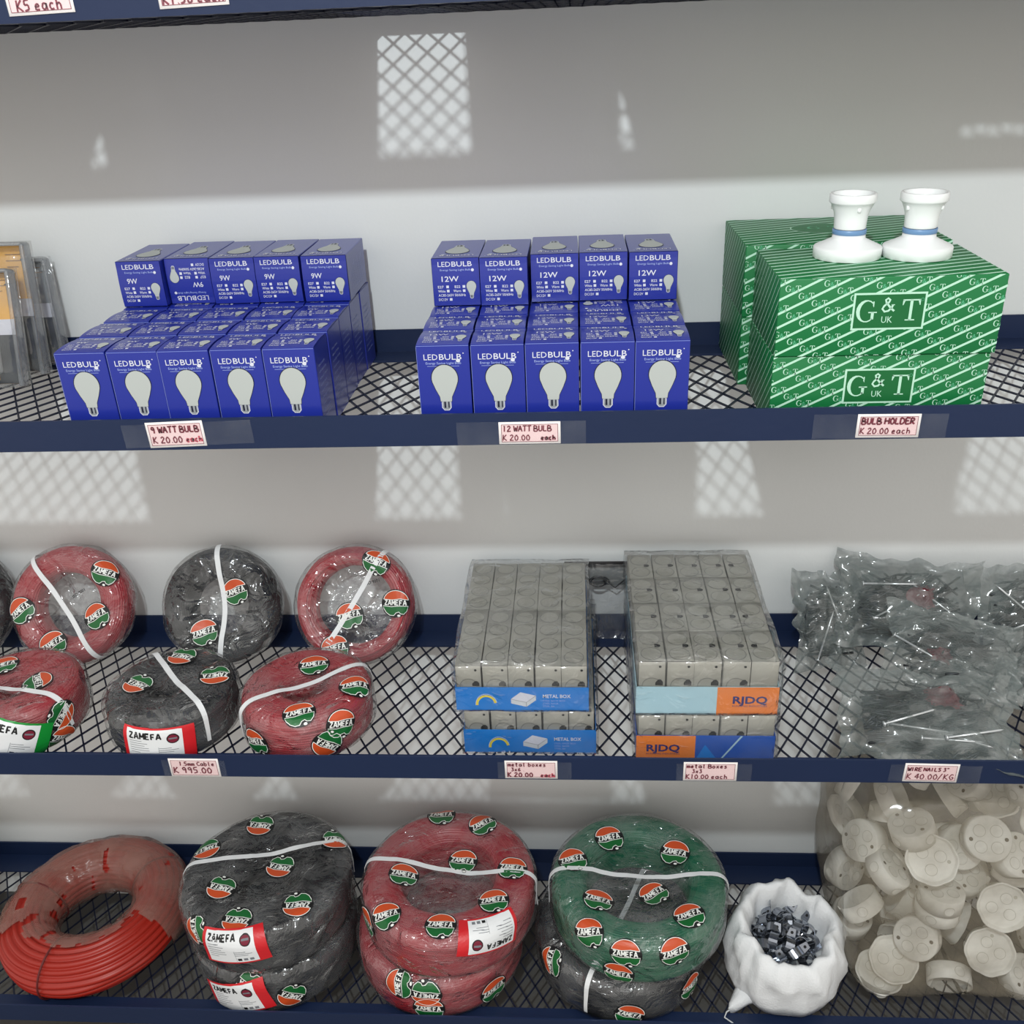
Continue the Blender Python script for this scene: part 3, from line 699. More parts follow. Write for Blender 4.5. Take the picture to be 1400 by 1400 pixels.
coil((-.422, 1.1625, z2), .0995, .085, REDC, 'red wrapped cable coil lying in front, right of the black one', [(.007, .039, 10), (.081, -.017, 15), (.010, -.080, 15), (.078, -.088, 20), (.065, -.125, 160), (-.08, -.115, -20)], [[(-.072, -.049), (.006, -.006), (.093, .050)]], None, [('ISO 14001', .035, .020, 28)], seed=3, dip=.005, ri=.36, group=FL, rz=2)
coil((-.872, 1.350, .7985), .102, .066, REDC, 'red wrapped coil leaning on the wall at left, white strap slanting down right', [(-.082, -.009, 35), (.061, -.019, 25), (.075, .060, -20), (-.019, -.070, 30)], [[(-.053, .067), (0, -.009), (.053, -.085)]], None, [('ISO 9001', .025, .02, 30)], tilt=30, seed=4, ri=.56, dip=.010, scl=.93, group=FL)
coil((-.608, 1.350, .796), .099, .066, BLKC, 'black wrapped coil leaning on the wall between the two red ones', [(.034, .026, 15), (-.022, -.047, 15)], [[(.003, .073), (.014, -.005), (.009, -.085)]], None, [('ISO 9001', .069, -.012, 5)], tilt=30, seed=5, ri=.5, dip=.010, scl=.93, group=FL)
coil((-.378, 1.350, .797), .099, .066, REDC, 'red wrapped coil leaning on the wall at right, clear film over its open centre', [(-.006, -.019, 12), (.078, .003, -5), (.044, .076, -25), (-.029, -.075, 10)], [[(.038, .065), (-.041, -.066)]], None, [('ISO 9001', .036, .038, 15)], tilt=30, seed=6, ri=.68, dip=.014, scl=.95, group=FL)
coil((-1.090, 1.350, .7985), .102, .066, BLKC, 'black wrapped coil cut off by the left edge, leaning on the wall', [(.02, .02, 0)], [[(.03, .06), (-.03, -.06)]], None, tilt=30, seed=7, ri=.6, group=FL)
coil((-.570, 1.2125, z3), .1470, .0985, BLKC, 'large black wrapped coil at the bottom of the black stack', [(-.003, -.158, 150), (.080, -.176, 160)], [], (-.035, -.185, 4, .118, .066, REDL), seed=8, ri=.5, bsize=.026, group=FS)
coil((-.572, 1.2135, z3+.1045), .150, .098, BLKC, 'large black wrapped coil on top of the black stack, badges upside down', [(-.038, .100, 170), (-.123, .040, -155), (.026, .007, 165), (-.064, -.048, 165), (.114, .069, 180), (.082, -.082, 180), (-.014, -.115, 170), (-.092, -.132, 90)], [[(-.149, .003), (-.030, .030), (.094, .059)]], (-.012, -.166, 4, .115, .064, REDL), seed=9, ri=.45, bsize=.026, group=FS, dip=.008)
coil((-.262, 1.2145, z3), .1505, .0985, REDC, 'large red wrapped coil at the bottom of the red stack', [(-.056, -.150, 70), (-.004, -.203, -5), (-.006, -.168, 170), (.14, -.15, 40)], [], None, seed=10, ri=.5, bsize=.027, group=FS)
coil((-.239, 1.2155, z3+.1045), .1535, .098, REDC, 'large red wrapped coil on top of the red stack, with an upside-down label', [(-.078, -.011, -3), (.023, .029, -10), (.115, .004, -10), (.087, -.068, 5), (-.094, -.101, 10), (.002, -.120, -5), (-.153, -.099, -60), (.053, .108, 30), (-.028, .131, 0)], [[(-.153, .021), (-.06, .020), (.028, .004), (.154, -.005)]], (.086, -.132, 200, .108, .060, REDL), seed=11, ri=.55, bsize=.026, group=FS, dip=.014)
coil((.067, 1.2145, z3), .1505, .0985, BLKC, 'large black wrapped coil underneath the green one', [(-.130, -.095, 60), (.014, -.205, -20), (.15, -.13, 40)], [[(-.055, -.125), (-.089, -.199)]], None, seed=12, ri=.5, bsize=.026, group=FS)
coil((.098, 1.2145, z3+.1045), .1525, .098, GRNC, 'large green wrapped coil on top of a black one', [(-.048, .083, 15), (.069, .052, -25), (-.115, .027, 15), (-.071, -.057, -12), (.025, -.032, 30), (.079, -.088, 15), (-.090, -.123, -10), (-.031, -.162, -10), (.054, -.156, 20), (-.055, -.205, -20)], [[(-.160, .004), (-.08, .012), (-.004, .008), (.156, -.003)]], None, [('ISO 9001', .06, .02, 10)], seed=13, ri=.6, bsize=.026, group=FS, dip=.018)
# left edge: pale coil in a cloudy bag, mostly out of frame
coil((-1.318, 1.29, z3), .115, .16, mat('olive_cable', (120, 124, 96), .5), 'grey-green wrapped coil cut off by the left edge of the lowest shelf', [], [], None, seed=14, ri=.5)

# orange coil, film torn open at the front
def orange_coil():
    R0, rt = .122, .0515
    o = empty('cable_coil', (-.934, 1.236, z3)); tag(o, 'thick orange-red cable coil with its milky film torn open at the front', 'cable coil', None)
    b = MB(); n = 160; pr = []; cab = 2*math.pi*rt/22
    for i in range(22*7):
        a = 2*math.pi*i/(22*7); bump = abs(math.sin(math.pi*(a*rt)/cab)); r = rt-.0052*(1-bump)**1.4
        pr.append((R0+r*math.cos(a), rt+r*math.sin(a)))
    def wob(r, z, a, i):
        q = noise.noise(Vector((math.cos(a)*1.6, math.sin(a)*1.6, i*.045)))*.004
        d = math.hypot(r-R0, z-rt); f = 1+(q-.003)/d
        return R0+(r-R0)*f, rt+(z-rt)*f+.0006
    b.lathe(pr, n, ORGC, closed=True, wob=wob); b.build('windings', o)
    # film
    b = MB(); n = 150; mphi = 64; vs = []; fs = []
    for j in range(n):
        th = 2*math.pi*j/n
        for i in range(mphi):
            ph = 2*math.pi*i/mphi
            q = noise.noise(Vector((math.cos(th)*5, math.sin(th)*5, ph*1.4)))*.003+.0035+noise.noise(Vector((math.cos(th)*16, math.sin(th)*16, ph*5)))*.001
            r = R0+(rt+q)*math.cos(ph); vs.append((r*math.cos(th), r*math.sin(th), max(.001, rt+(rt+q)*math.sin(ph))))
    for j in range(n):
        th = 2*math.pi*(j+.5)/n; front = max(0, math.cos(th-R_(-84)))
        for i in range(mphi):
            ph = 360*(i+.5)/mphi; ph = ph-360 if ph > 250 else ph     # 0 outside, 90 top, 180 inside
            lim = -25 if front < .38 else -25+118*min(1, (front-.38)/.10)
            lim += 14*noise.noise(Vector((j*.12, 0, 3)))+5*noise.noise(Vector((j*.5, 2, 0)))
            hole = noise.noise(Vector((math.cos(th)*4.2+9, math.sin(th)*4.2, ph*.028)))
            if ph < lim or (hole > .46): continue
            j2, i2 = (j+1) % n, (i+1) % mphi; fs.append((j*mphi+i, j2*mphi+i, j2*mphi+i2, j*mphi+i2))
    b.add(vs, fs, WRAPH, True); b.build('torn_film', o)
    for th in (-99, 40, 168):
        b = MB(); a = R_(th)
        b.tube([((R0+(rt+.0015)*math.cos(p)+.002*math.sin(3*p))*math.cos(a+.03*math.sin(p)), (R0+(rt+.0015)*math.cos(p))*math.sin(a+.03*math.sin(p)), rt+(rt+.0010)*math.sin(p)+.0005) for p in [2*math.pi*i/40 for i in range(40)]], .0018, mat('dark_red_tie', (96, 26, 26), .6), 6, True)
        b.build('tie_string', o)
orange_coil()

# ------------------------------------------------------------------ steel knock-out boxes in shrink-wrapped trays
def ring_disc(b, c, u, v, n, r, M1, M2):
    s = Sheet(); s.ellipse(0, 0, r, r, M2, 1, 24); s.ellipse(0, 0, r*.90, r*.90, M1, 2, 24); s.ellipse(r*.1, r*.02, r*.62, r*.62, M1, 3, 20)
    s.onto(b, face_fn(c, u, v, n, .0002))
def metal_box(w, d, h, tops, slot):
    """open steel box standing on edge: w across, d deep, h high, open to the right"""
    b = MB(); t = .0012
    b.bbox((-w/2+t/2, 0, h/2), (t, d, h), .0004, GALV, 1)
    b.bbox((0, 0, h-t/2), (w, d, t), .0004, GALV, 1); b.bbox((0, 0, t/2), (w, d, t), .0004, GALV, 1)
    b.bbox((0, -d/2+t/2, h/2), (w, t, h), .0004, GALV, 1); b.bbox((0, d/2-t/2, h/2), (w, t, h), .0004, GALV, 1)
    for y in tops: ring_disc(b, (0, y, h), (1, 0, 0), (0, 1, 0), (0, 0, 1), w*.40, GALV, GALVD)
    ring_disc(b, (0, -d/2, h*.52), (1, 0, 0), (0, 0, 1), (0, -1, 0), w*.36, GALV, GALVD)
    s = Sheet()
    if slot:
        s.poly([(w*.16, -.0040), (w*.30, -.0042), (w*.38, -.002), (w*.38, .002), (w*.30, .0042), (w*.16, .0040)], HOLE, 4); s.onto(b, face_fn((0, 0, h), (1, 0, 0), (0, 1, 0), (0, 0, 1), .0002))
    s = Sheet(); s.ellipse(w*.30, h*.90, .0019, .0019, HOLE, 4, 10); s.poly([(w*.14, h*.53), (w*.42, h*.53), (w*.42, h*.60), (w*.34, h*.645), (w*.24, h*.64), (w*.14, h*.585)], HOLE, 4)
    s.onto(b, face_fn((0, -d/2, 0), (1, 0, 0), (0, 0, 1), (0, -1, 0), .0002))
    return b.build('metal_box')
def lug(o): pass
def tray(x, y, z, w, d, lip, art, wraph, label, body):
    o = empty('display_tray', (x, y, z)); tag(o, label, 'tray')
    b = MB(); t = .001
    b.box((0, d/2, t/2), (w, d, t), body); b.box((0, t/2, lip/2), (w, t, lip), body); b.box((0, d-t/2, lip/2), (w, t, lip), body)
    b.box((-w/2+t/2, d/2, lip/2), (t, d, lip), body); b.box((w/2-t/2, d/2, lip/2), (t, d, lip), body)
    art.clip(-w/2, 0, w/2, lip); art.onto(b, face_fn((0, 0, 0), (1, 0, 0), (0, 0, 1), (0, -1, 0)))
    b.build('cardboard_tray', o)
    b = MB(); bm = bmesh.new(); bmesh.ops.create_cube(bm, size=1)
    bmesh.ops.subdivide_edges(bm, edges=bm.edges[:], cuts=12, use_grid_fill=True)
    W_, D_, H_ = w+.007, d+.007, wraph
    for v in bm.verts:
        p = Vector((v.co.x*W_, v.co.y*D_+d/2, (v.co.z+.5)*H_)); q = noise.noise_vector(p*30+Vector((x*9, z*7, 0)))*.0026
        q.z = min(0, q.z) if p.z > H_*.97 else (0 if p.z < .001 else q.z); v.co = p+q
    bm.verts.index_update(); b.add([v.co[:] for v in bm.verts], [[v.index for v in f.verts] for f in bm.faces], SHRINK, True); bm.free(); b.build('shrink_wrap', o)
    return o
def art36(dx):
    s = Sheet(); w, h = .1, .04; s.rect(-w, 0, w, h, CYAN, 1)
    s.line(arc(-.052+dx, .010, .0135, .0150, 10, 185, 12), .0035, YEL, 2); s.line(arc(-.052+dx, .010, .0155, .0185, 10, 185, 12), .0007, WHITE, 2)
    cx = .002+dx; s.poly([(cx-.018, .012), (cx+.004, .006), (cx+.018, .018), (cx+.018, .026), (cx-.004, .032), (cx-.018, .020)], BOXP, 2); s.poly([(cx-.018, .020), (cx+.004, .014), (cx+.018, .026), (cx-.004, .032)], WHITE, 3); s.line([(cx-.018, .020), (cx+.004, .014), (cx+.018, .026)], .0006, GREYP, 4); s.line([(cx+.004, .014), (cx+.004, .006)], .0006, GREYP, 4)
    s.text('METAL BOX', .030+dx, .022, .0062, WHITE, 2, .02, .040)
    for i in range(3): s.text('STEEL BACK BOX'[:14-3*i], .030+dx, .0155-.005*i, .003, PALEBLUE, 2, 0)
    return s
def artq(flip):
    s = Sheet(); w, h = .11, .046
    if not flip:
        s.rect(-w, 0, w, h, PALEC, 1); s.rect(.014, 0, w, h, ORT, 2); s.text('RJDQ', .036, .0175, .0125, NAVP, 3, .03, .048); s.text('RUNNING INDUSTRIES', .036, .0115, .0032, NAVP, 3, .0, .048); tx = (-.09, .01)
    else:
        s.rect(-w, 0, w, h, DBLUE, 1); s.rect(-w, 0, -.014, h, ORT, 2); s.text('RJDQ', -.084, .0175, .0125, NAVP, 3, .03, .048); s.text('RUNNING INDUSTRIES', -.084, .0115, .0032, NAVP, 3, .0, .048)
        s.poly([(.02, 0), (.05, .046), (.053, .046), (.023, 0)], PALEC, 2); s.poly([(-.014, 0), (.02, 0), (.0, .03)], CYAN, 2)
    return s
def fill(proto, nx, ny, w, d, x0, y0, z, xj, group, what, mirror=()):
    used = False; r = random.Random(hash(group) % 97 if False else len(group))
    for j in range(ny):
        for i in range(nx):
            o = dup(proto) if used else proto; used = True
            o.location = (x0+(i+.5)*w+r.uniform(-1, 1)*xj, y0+(j+.5)*d, z+r.uniform(0, .0006)); o.rotation_euler = (0, 0, math.pi if i in mirror else r.uniform(-.006, .006))
            tag(o, what % (ORD[i], 'front' if j == 0 else ORD[j]+' back'), 'metal box', group)
ZB = .0744
g36 = .0376
za = z2; tr_ = tray(-.0755, 1.104, za, .196, .298, .0415, art36(.006), .079, 'cyan tray of long steel boxes at the bottom of its stack', CYAN)
fill(metal_box(.0366, .1450, ZB-.001, (-.052, -.018, .018, .052), False), 5, 2, .0384, .1465, -.0755-.096, 1.1065, za+.0012, .0004, 'long steel boxes in the lower cyan tray', 'long steel box in the lower cyan tray, %s from left, %s row')
zb = za+.0825
tray(-.0840, 1.099, zb, .192, .298, .040, art36(0), .080, 'cyan tray of long steel boxes on top of the other', CYAN)
fill(metal_box(.0366, .1450, ZB, (-.052, -.018, .018, .052), False), 5, 2, .0378, .1465, -.0840-.0945, 1.1015, zb+.0012, .0005, 'long steel boxes in the upper cyan tray', 'long steel box in the upper cyan tray, %s from left, %s row')
tray(.1790, 1.088, za, .198, .306, .0460, artq(True), .085, 'deep-blue and orange tray of square steel boxes, lower of its stack', DBLUE)
fill(metal_box(.0376, .0740, .0790, (-.019, .017), True), 5, 4, .0390, .0755, .1790-.0975, 1.0905, za+.0012, .0004, 'square steel boxes in the lower tray', 'square steel box in the lower orange tray, %s from left, %s row', (4,))
zb = za+.0885
tray(.1770, 1.086, zb, .198, .306, .0455, artq(False), .092, 'pale-blue and orange tray of square steel boxes, upper of its stack', PALEC)
fill(metal_box(.0376, .0740, .0850, (-.019, .017), True), 5, 4, .0388, .0755, .1770-.097, 1.0885, zb+.0012, .0006, 'square steel boxes in the upper tray', 'square steel box in the upper orange tray, %s from left, %s row', (4,))

# clear packet with a dark header between the two stacks
def packet():
    o = empty('clear_packet', (.031, 1.400, z2)); tag(o, 'clear plastic packet with a dark header, standing between the steel box stacks', 'packet')
    b = MB(); w, h, d = .112, .156, .018; nx, nz = 12, 16; vs = []; fs = []
    for sgn in (-1, 1):
        for j in range(nz+1):
            for i in range(nx+1):
                u, v = 2*i/nx-1, 2*j/nz-1; t = (1-abs(u)**4)*(1-abs(v)**4)
                vs.append((u*w/2, sgn*d/2*t**.5+.004*noise.noise(Vector((u*3, v*3, sgn))), h/2+v*h/2))
    k = (nx+1)*(nz+1)
    for q in (0, k):
        for j in range(nz):
            for i in range(nx):
                a = q+j*(nx+1)+i; f = (a, a+1, a+nx+2, a+nx+1); fs.append(f if q == 0 else f[::-1])
    b.add(vs, fs, SHRINK, True); b.build('film', o)
    b = MB(); b.bbox((0, 0, h-.004), (w, .003, .010), .0006, mat('header_black', (30, 28, 30), .5), 1)
    b.bbox((0, .006, h-.028), (w*.98, .0015, .040), .0004, mat('grey_upper_panel', (120, 122, 122), .55, var=.12, vscale=40), 1); b.build('header', o)  # grey panel across the packet's upper part, below the black strip
    b = MB(); pts = []
    for i in range(60):
        a = i/59*4.2*math.pi; pts.append((.002+(.018-.0008*i/6)*math.cos(a), -.004-.00006*i, h-.036+(.009+.002*math.sin(i*.2))*math.sin(a)))
    pts = [(-.052, -.003, h-.036)]+pts+[(.03, -.008, h-.045), (.048, -.008, h-.028)]
    b.tube(pts, .0013, mat('black_loop', (26, 26, 28), .4), 6); b.build('dark_loop', o)  # dark curled loops in front of the grey panel
packet()

# ------------------------------------------------------------------ blister packs at the left edge
def blister(x, y, z, w, h, lean, rz, label, tool, card):
    o = empty('blister_pack', (x, y, z), (R_(-lean), 0, R_(rz))); tag(o, label, 'blister pack', 'blister packs')
    b = MB(); b.bbox((-w/2, .0015, h/2), (w-.024, .0012, h-.012), .0004, card, 1)
    s = Sheet(); s.rect(-w+.008, h*.45, -.0121, h*.58, WHITE, 1); s.rect(-w+.008, .0062, -.0121, h*.45, mat('charcoal_card', (44, 48, 54), .5), 1)
    s.poly([(-w+.008, h-.008), (-.052, h-.008), (-.064, h*.78), (-w+.008, h*.70)], mat('charcoal_card', (44, 48, 54), .5), 1)
    for i, ww in enumerate((.024, .026, .018, .012)): s.rect(-.042, h*(.90-.045*i), -.042+ww, h*(.908-.045*i), mat('brown_print', (150, 104, 30), .6), 2)
    s.rect(-.020, h*.86, -.010, h*.873, BLACK, 2); s.rect(-w+.008, .012, -.045, .026, card, 2)
    s.onto(b, face_fn((0, .0008, 0), (1, 0, 0), (0, 0, 1), (0, -1, 0))); b.build('printed_card', o)
    if tool:
        b = MB(); b.bbox((-.062, -.012, h*.29), (.056, .018, h*.34), .006, mat('grey_tool_body', (176, 178, 176), .4), 3)
        b.bbox((-.062, -.012, h*.10), (.030, .014, h*.08), .004, YCARD, 2); b.build('tool', o)
    # clear shell: flange plus a raised bubble
    b = MB(); n = 14; vs = []; fs = []
    for j in range(n+1):
        for i in range(n+1):
            u, v = 2*i/n-1, 2*j/n-1; e = max(abs(u), abs(v)); d = .024*min(1, max(0, (1-e)/.16))**.6
            r = 1-.03*max(0, abs(u)+abs(v)-1.7)/.3
            vs.append((-w/2+u*w/2*r, -.001-d, h/2+v*h/2*r))
    for j in range(n):
        for i in range(n): a = j*(n+1)+i; fs.append((a, a+1, a+n+2, a+n+1))
    b.add(vs, fs, CLEAR, True); b.bbox((-w/2, .003, h/2), (w, .0010, h), .0003, CLEAR, 1); b.bbox((-.004, -.010, h/2), (.007, .020, h*.97), .0025, RIM, 2); b.bbox((-w/2, -.010, h-.004), (w*.96, .020, .006), .0025, RIM, 2); b.build('clear_shell', o)
    return o
blister(-.800, 1.285, ZS[1]+.001, .150, .170, 15, 2, 'blister pack with a yellow card, front one at the left edge', True, YCARD)
blister(-.795, 1.338, ZS[1]+.002, .150, .196, 10, -1, 'blister pack with a yellow card, taller one behind the front pack', False, YCARD)
blister(-.790, 1.392, ZS[1]+.001, .140, .165, 6, 6, 'grey-looking blister pack leaning on the wall behind the yellow-card packs', False, mat('grey_pack_card', (126, 130, 134), .5))

# ------------------------------------------------------------------ cloudy bags of wire nails
def nail_mesh(L=.085, r=.0017):
    STEEL = mat('nail_glint_steel', (214, 218, 220), .22, metal=.6)  # highlight painted into the colour, far paler than the heaped nails
    b = MB(); b.tube([(-L/2, 0, 0), (L/2-.006, 0, 0), (L/2, 0, 0)], [r, r, .0002], STEEL, 8); b.tube([(-L/2-.0016, 0, 0), (-L/2, 0, 0)], .0042, STEEL, 10); return b.build('wire_nail')
NAIL = [None]
def nail_bag(c, w, d, t, rot, label, seed, blotch, nails, shown, which):
    r = random.Random(seed); o = empty('nail_bag', c, rot); tag(o, label, 'bag', 'cloudy bags of wire nails')
    b = MB(); nu, nv = 40, 30; vs = []; fs = []
    M = o.rotation_euler.to_matrix(); zmin = ZS[2]+.0015
    def surf(u, v, sg):
        # full in the middle, flat crumpled margins, pulled-out corners
        cu = 1+.10*abs(u)**3*abs(v)**3; e = max(abs(u), abs(v))
        th = max(0, 1-(abs(u)/.82)**3)*max(0, 1-(abs(v)/.80)**3); th = th**.6
        x, y = u*w/2*cu, v*d/2*cu
        p = Vector((u*2.3+seed, v*2.3, seed*.7)); cr_ = noise.noise(p)*.016+noise.noise(p*2.7)*.010
        ridge = abs(noise.noise(Vector((u*4+seed, v*4, sg))))*.011
        z = sg*(t*.5*th+.0008)+cr_*(.35+.65*e)*1.0-ridge*sg*(.3+th)
        x += noise.noise(Vector((v*3.3, seed, u)))*.012*e; y += noise.noise(Vector((u*3.3, seed+5, v)))*.012*e
        q = M @ Vector((x, y, z)); wz = c[2]+q.z
        if wz < zmin and c[1]+q.y > Y0-.001: q.z = zmin-c[2]+.0006*(1+sg)
        if c[1]+q.y > YB+.002: q.y = YB+.002-c[1]-.0006*(1+sg)
        return M.transposed() @ q
    for sg in (-1, 1):
        for j in range(nv+1):
            for i in range(nu+1): vs.append(surf(2*i/nu-1, 2*j/nv-1, sg))
    k = (nu+1)*(nv+1)
    for q in (0, k):
        for j in range(nv):
            for i in range(nu):
                a = q+j*(nu+1)+i; f = (a, a+1, a+nu+2, a+nu+1); fs.append(f if q else f[::-1])
    b.add(vs, fs, NAILBAG, True); b.build('film', o)
    if blotch:
        s = Sheet(); bx, by, bw = blotch
        for i in range(9): s.line([(bx+r.uniform(-bw, bw), by+r.uniform(-bw, bw)*.8) for _ in range(5)], .0035, REDINK, 1)
        s.ellipse(bx, by, bw*.8, bw*.6, REDINK, 1)
        s.split(.008); b = MB()
        s.onto(b, lambda x, y, l: surf(x/(w/2), y/(d/2), 1)-Vector((0, 0, .0012))); b.build('red_print', o)
    # the heap of nails inside, plus the ones that can be told apart
    b = MB()
    for i in range(int(nails*2.4)):
        u, v = max(-.76, min(.76, r.gauss(0, .34))), max(-.70, min(.70, r.gauss(0, .31))); a = r.gauss(.3, .5); L = .052
        dx, dy = math.cos(a)*L/2, math.sin(a)*L/2*.8; zz = r.uniform(-.28, .12)*t*(1-.5*abs(u)); x, y = u*w/2, v*d/2
        x = max(-.36*w+abs(dx), min(.36*w-abs(dx), x)); y = max(-.36*d+abs(dy), min(.36*d-abs(dy), y)); zz += noise.noise(Vector((u*2.3+seed, v*2.3, seed*.7)))*.012
        p = [(x-dx, y-dy, zz+r.uniform(-.004, .004)), (x+dx, y+dy, zz+r.uniform(-.004, .004))]
        W = [M @ Vector(q) for q in p]
        if min(q.z for q in W)+c[2] < zmin+.004 or max(q.y for q in W)+c[1] > YB-.002: continue
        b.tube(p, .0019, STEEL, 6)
    ms = b.build('nails', None, c, rot); ms['kind'] = 'stuff'; ms['label'] = 'steel nails heaped inside ' + which; ms['category'] = 'nails'
    for i, (u, v, a) in enumerate(shown):
        n = dup(NAIL[0]) if NAIL[0] else nail_mesh(); NAIL[0] = NAIL[0] or n
        P_ = Vector(surf(u, v, 1))+Vector((0, 0, -.0035)); Wp = M @ P_+Vector(c)
        if Wp.z < zmin+.006: Wp.z = zmin+.006
        n.location = Wp; n.rotation_euler = (M @ Matrix.Rotation(a, 3, 'Z')).to_euler()
        tag(n, 'shiny wire nail showing through the film of ' + which, 'nail', 'nails showing in ' + which)
    return o
nail_bag((.412, 1.352, .762), .115, .160, .045, (R_(58), R_(4), R_(8)), 'cloudy nail bag slumped upright at the left of the pile', 1, None, 60, [(.1, .2, 1.9), (-.2, -.3, 1.2)], 'the leftmost nail bag')
nail_bag((.535, 1.352, .792), .215, .150, .055, (R_(48), R_(3), R_(-8)), 'cloudy nail bag at the back of the pile, leaning on the rear rail', 2, (.012, .010, .026), 110, [(-.2, -.1, .6), (.35, .1, -.6), (-.3, .35, .1), (.1, -.3, .3)], 'the rear nail bag')
nail_bag((.578, 1.262, .762), .190, .130, .040, (R_(30), R_(8), R_(-14)), 'cloudy nail bag in the middle of the pile, mostly slack film', 3, (-.02, -.02, .018), 60, [(-.5, -.25, -.35)], 'the middle nail bag')
nail_bag((.505, 1.142, .728), .245, .165, .062, (R_(14), R_(3), R_(-6)), 'large cloudy nail bag at the front of the pile with a red print', 4, (.022, .022, .028), 170, [(-.25, -.25, .45), (-.15, -.45, -.05), (.3, -.55, -.25), (.2, -.6, .05), (.45, -.5, .3)], 'the front nail bag')
nail_bag((.735, 1.340, .785), .190, .160, .055, (R_(46), R_(-4), R_(10)), 'cloudy nail bag cut off by the right edge, the upper one', 5, None, 90, [(-.4, .2, 2.2), (-.2, -.2, .2)], 'the upper right-edge nail bag')
nail_bag((.748, 1.215, .730), .190, .140, .050, (R_(18), R_(-3), R_(14)), 'cloudy nail bag cut off by the right edge, the lower one', 6, None, 80, [(-.3, -.3, .9)], 'the lower right-edge nail bag')

# ------------------------------------------------------------------ white sack of saddle clips
def sack(cx, cy):
    o = empty('woven_sack', (cx, cy, z3)); o.scale = (.95, .95, 1); tag(o, 'open white woven sack full of zinc clips, its rim rolled down', 'sack')
    b = MB(); n = 120
    pr = [(.0001, .001), (.050, .001), (.078, .002), (.094, .012), (.103, .034), (.107, .056), (.1085, .080), (.105, .104), (.097, .124), (.088, .137), (.082, .141), (.077, .139), (.073, .130), (.071, .115), (.068, .095), (.064, .080), (.0001, .076)]
    def wob(r, z, a, i):
        c, q = math.cos(a), math.sin(a); k = min(1, z/.05)
        n1 = noise.noise(Vector((c*1.5+2, q*1.5, z*9)))*.012+noise.noise(Vector((c*4, q*4+7, z*26)))*.006+abs(noise.noise(Vector((c*8+4, q*8, z*5))))*.004
        n1 += .003*math.sin(9*a+z*60)-abs(noise.noise(Vector((c*2.6+z*14, q*2.6, z*11+5))))*.012
        r2 = r*(1+.03*math.cos(2*a))+n1*k*(1 if r > .03 else 0)
        up = 0
        if i >= 7 and i <= 13: up = .014*max(0, math.sin(a))**1.5*(1+.5*math.sin(5*a))-.016*max(0, -math.sin(a))**2+noise.noise(Vector((c*3, q*3, 1)))*.010
        return r2, max(.001, z+up*(1 if i < 13 else .3))
    b.lathe(pr, n, SACK, wob=wob); b.build('bag', o)
    b = MB(); b.tube([(-.085, -.062, .012), (-.100, -.074, .010), (-.112, -.078, .004), (-.117, -.088, .0025), (-.104, -.098, .002), (-.096, -.112, .002)], .0014, SACK, 6); b.build('loose_thread', o)
    b = MB(); b.tube([(-.060, -.040, .020), (-.082, -.054, .014), (-.100, -.070, .006), (-.106, -.076, .003)], [.030, .018, .009, .002], SACK, 10, flat=.012); b.build('sewn_corner', o)
    return o
sack(.353, 1.170)
def clip_mesh():
    b = MB(); w, t, R = .0150, .0011, .0125; pa = [(-.029, 0), (-.0150, 0), (-.0132, .0014)]+[(R*math.cos(R_(x)), .004+R*math.sin(R_(x))) for x in range(180, -1, -20)]+[(.0132, .0014), (.0150, 0), (.029, 0)]
    vs = []; fs = []; N = len(pa)
    for i, (x, z) in enumerate(pa):
        a, c = pa[max(0, i-1)], pa[min(N-1, i+1)]; dx, dz = c[0]-a[0], c[1]-a[1]; d = math.hypot(dx, dz); nx, nz = -dz/d*t, dx/d*t
        wd = w/2*(.72 if i in (0, N-1) else 1)
        vs += [(x, -wd, z), (x, wd, z), (x+nx, wd, z+nz), (x+nx, -wd, z+nz)]
    for i in range(N-1): a = 4*i; fs += [(a+k, a+(k+1) % 4, a+4+(k+1) % 4, a+4+k) for k in range(4)]
    fs += [(3, 2, 1, 0), tuple(4*(N-1)+k for k in range(4))]
    b.add(vs, fs, DSTEEL)
    s = Sheet(); s.ellipse(-.0222, 0, .0026, .0026, HOLE, 1, 12); s.ellipse(.0222, 0, .0026, .0026, HOLE, 1, 12)
    s.onto(b, face_fn((0, 0, t), (1, 0, 0), (0, 1, 0), (0, 0, 1), .0002)); s.onto(b, face_fn((0, 0, 0), (1, 0, 0), (0, 1, 0), (0, 0, -1), .0002))
    return b.build('saddle_clip')
clip = clip_mesh(); r = random.Random(12); pts = []; tries = 0
while len(pts) < 62 and tries < 9000:
    tries += 1; a, q = r.uniform(0, 2*math.pi), math.sqrt(r.random())
    x, y = .342+q*.057*math.cos(a), 1.166+q*.064*math.sin(a); top = z3+.112-.022*q*q
    z = top-(0 if len(pts) > 38 else .014)+r.uniform(-.004, .004); p = Vector((x, y, z))
    if all((p-v).length > .0155 for v in pts): pts.append(p)
for i, p in enumerate(pts):
    c = clip if i == 0 else dup(clip)
    c.location = p; c.rotation_euler = (r.uniform(-.9, .9), r.uniform(-.9, .9), r.uniform(0, 6.28)) if r.random() < .75 else (r.uniform(0, 6.28), r.uniform(0, 6.28), r.uniform(0, 6.28))
    tag(c, 'shiny zinc saddle clip lying in the white sack', 'clip', 'saddle clips in the white sack')

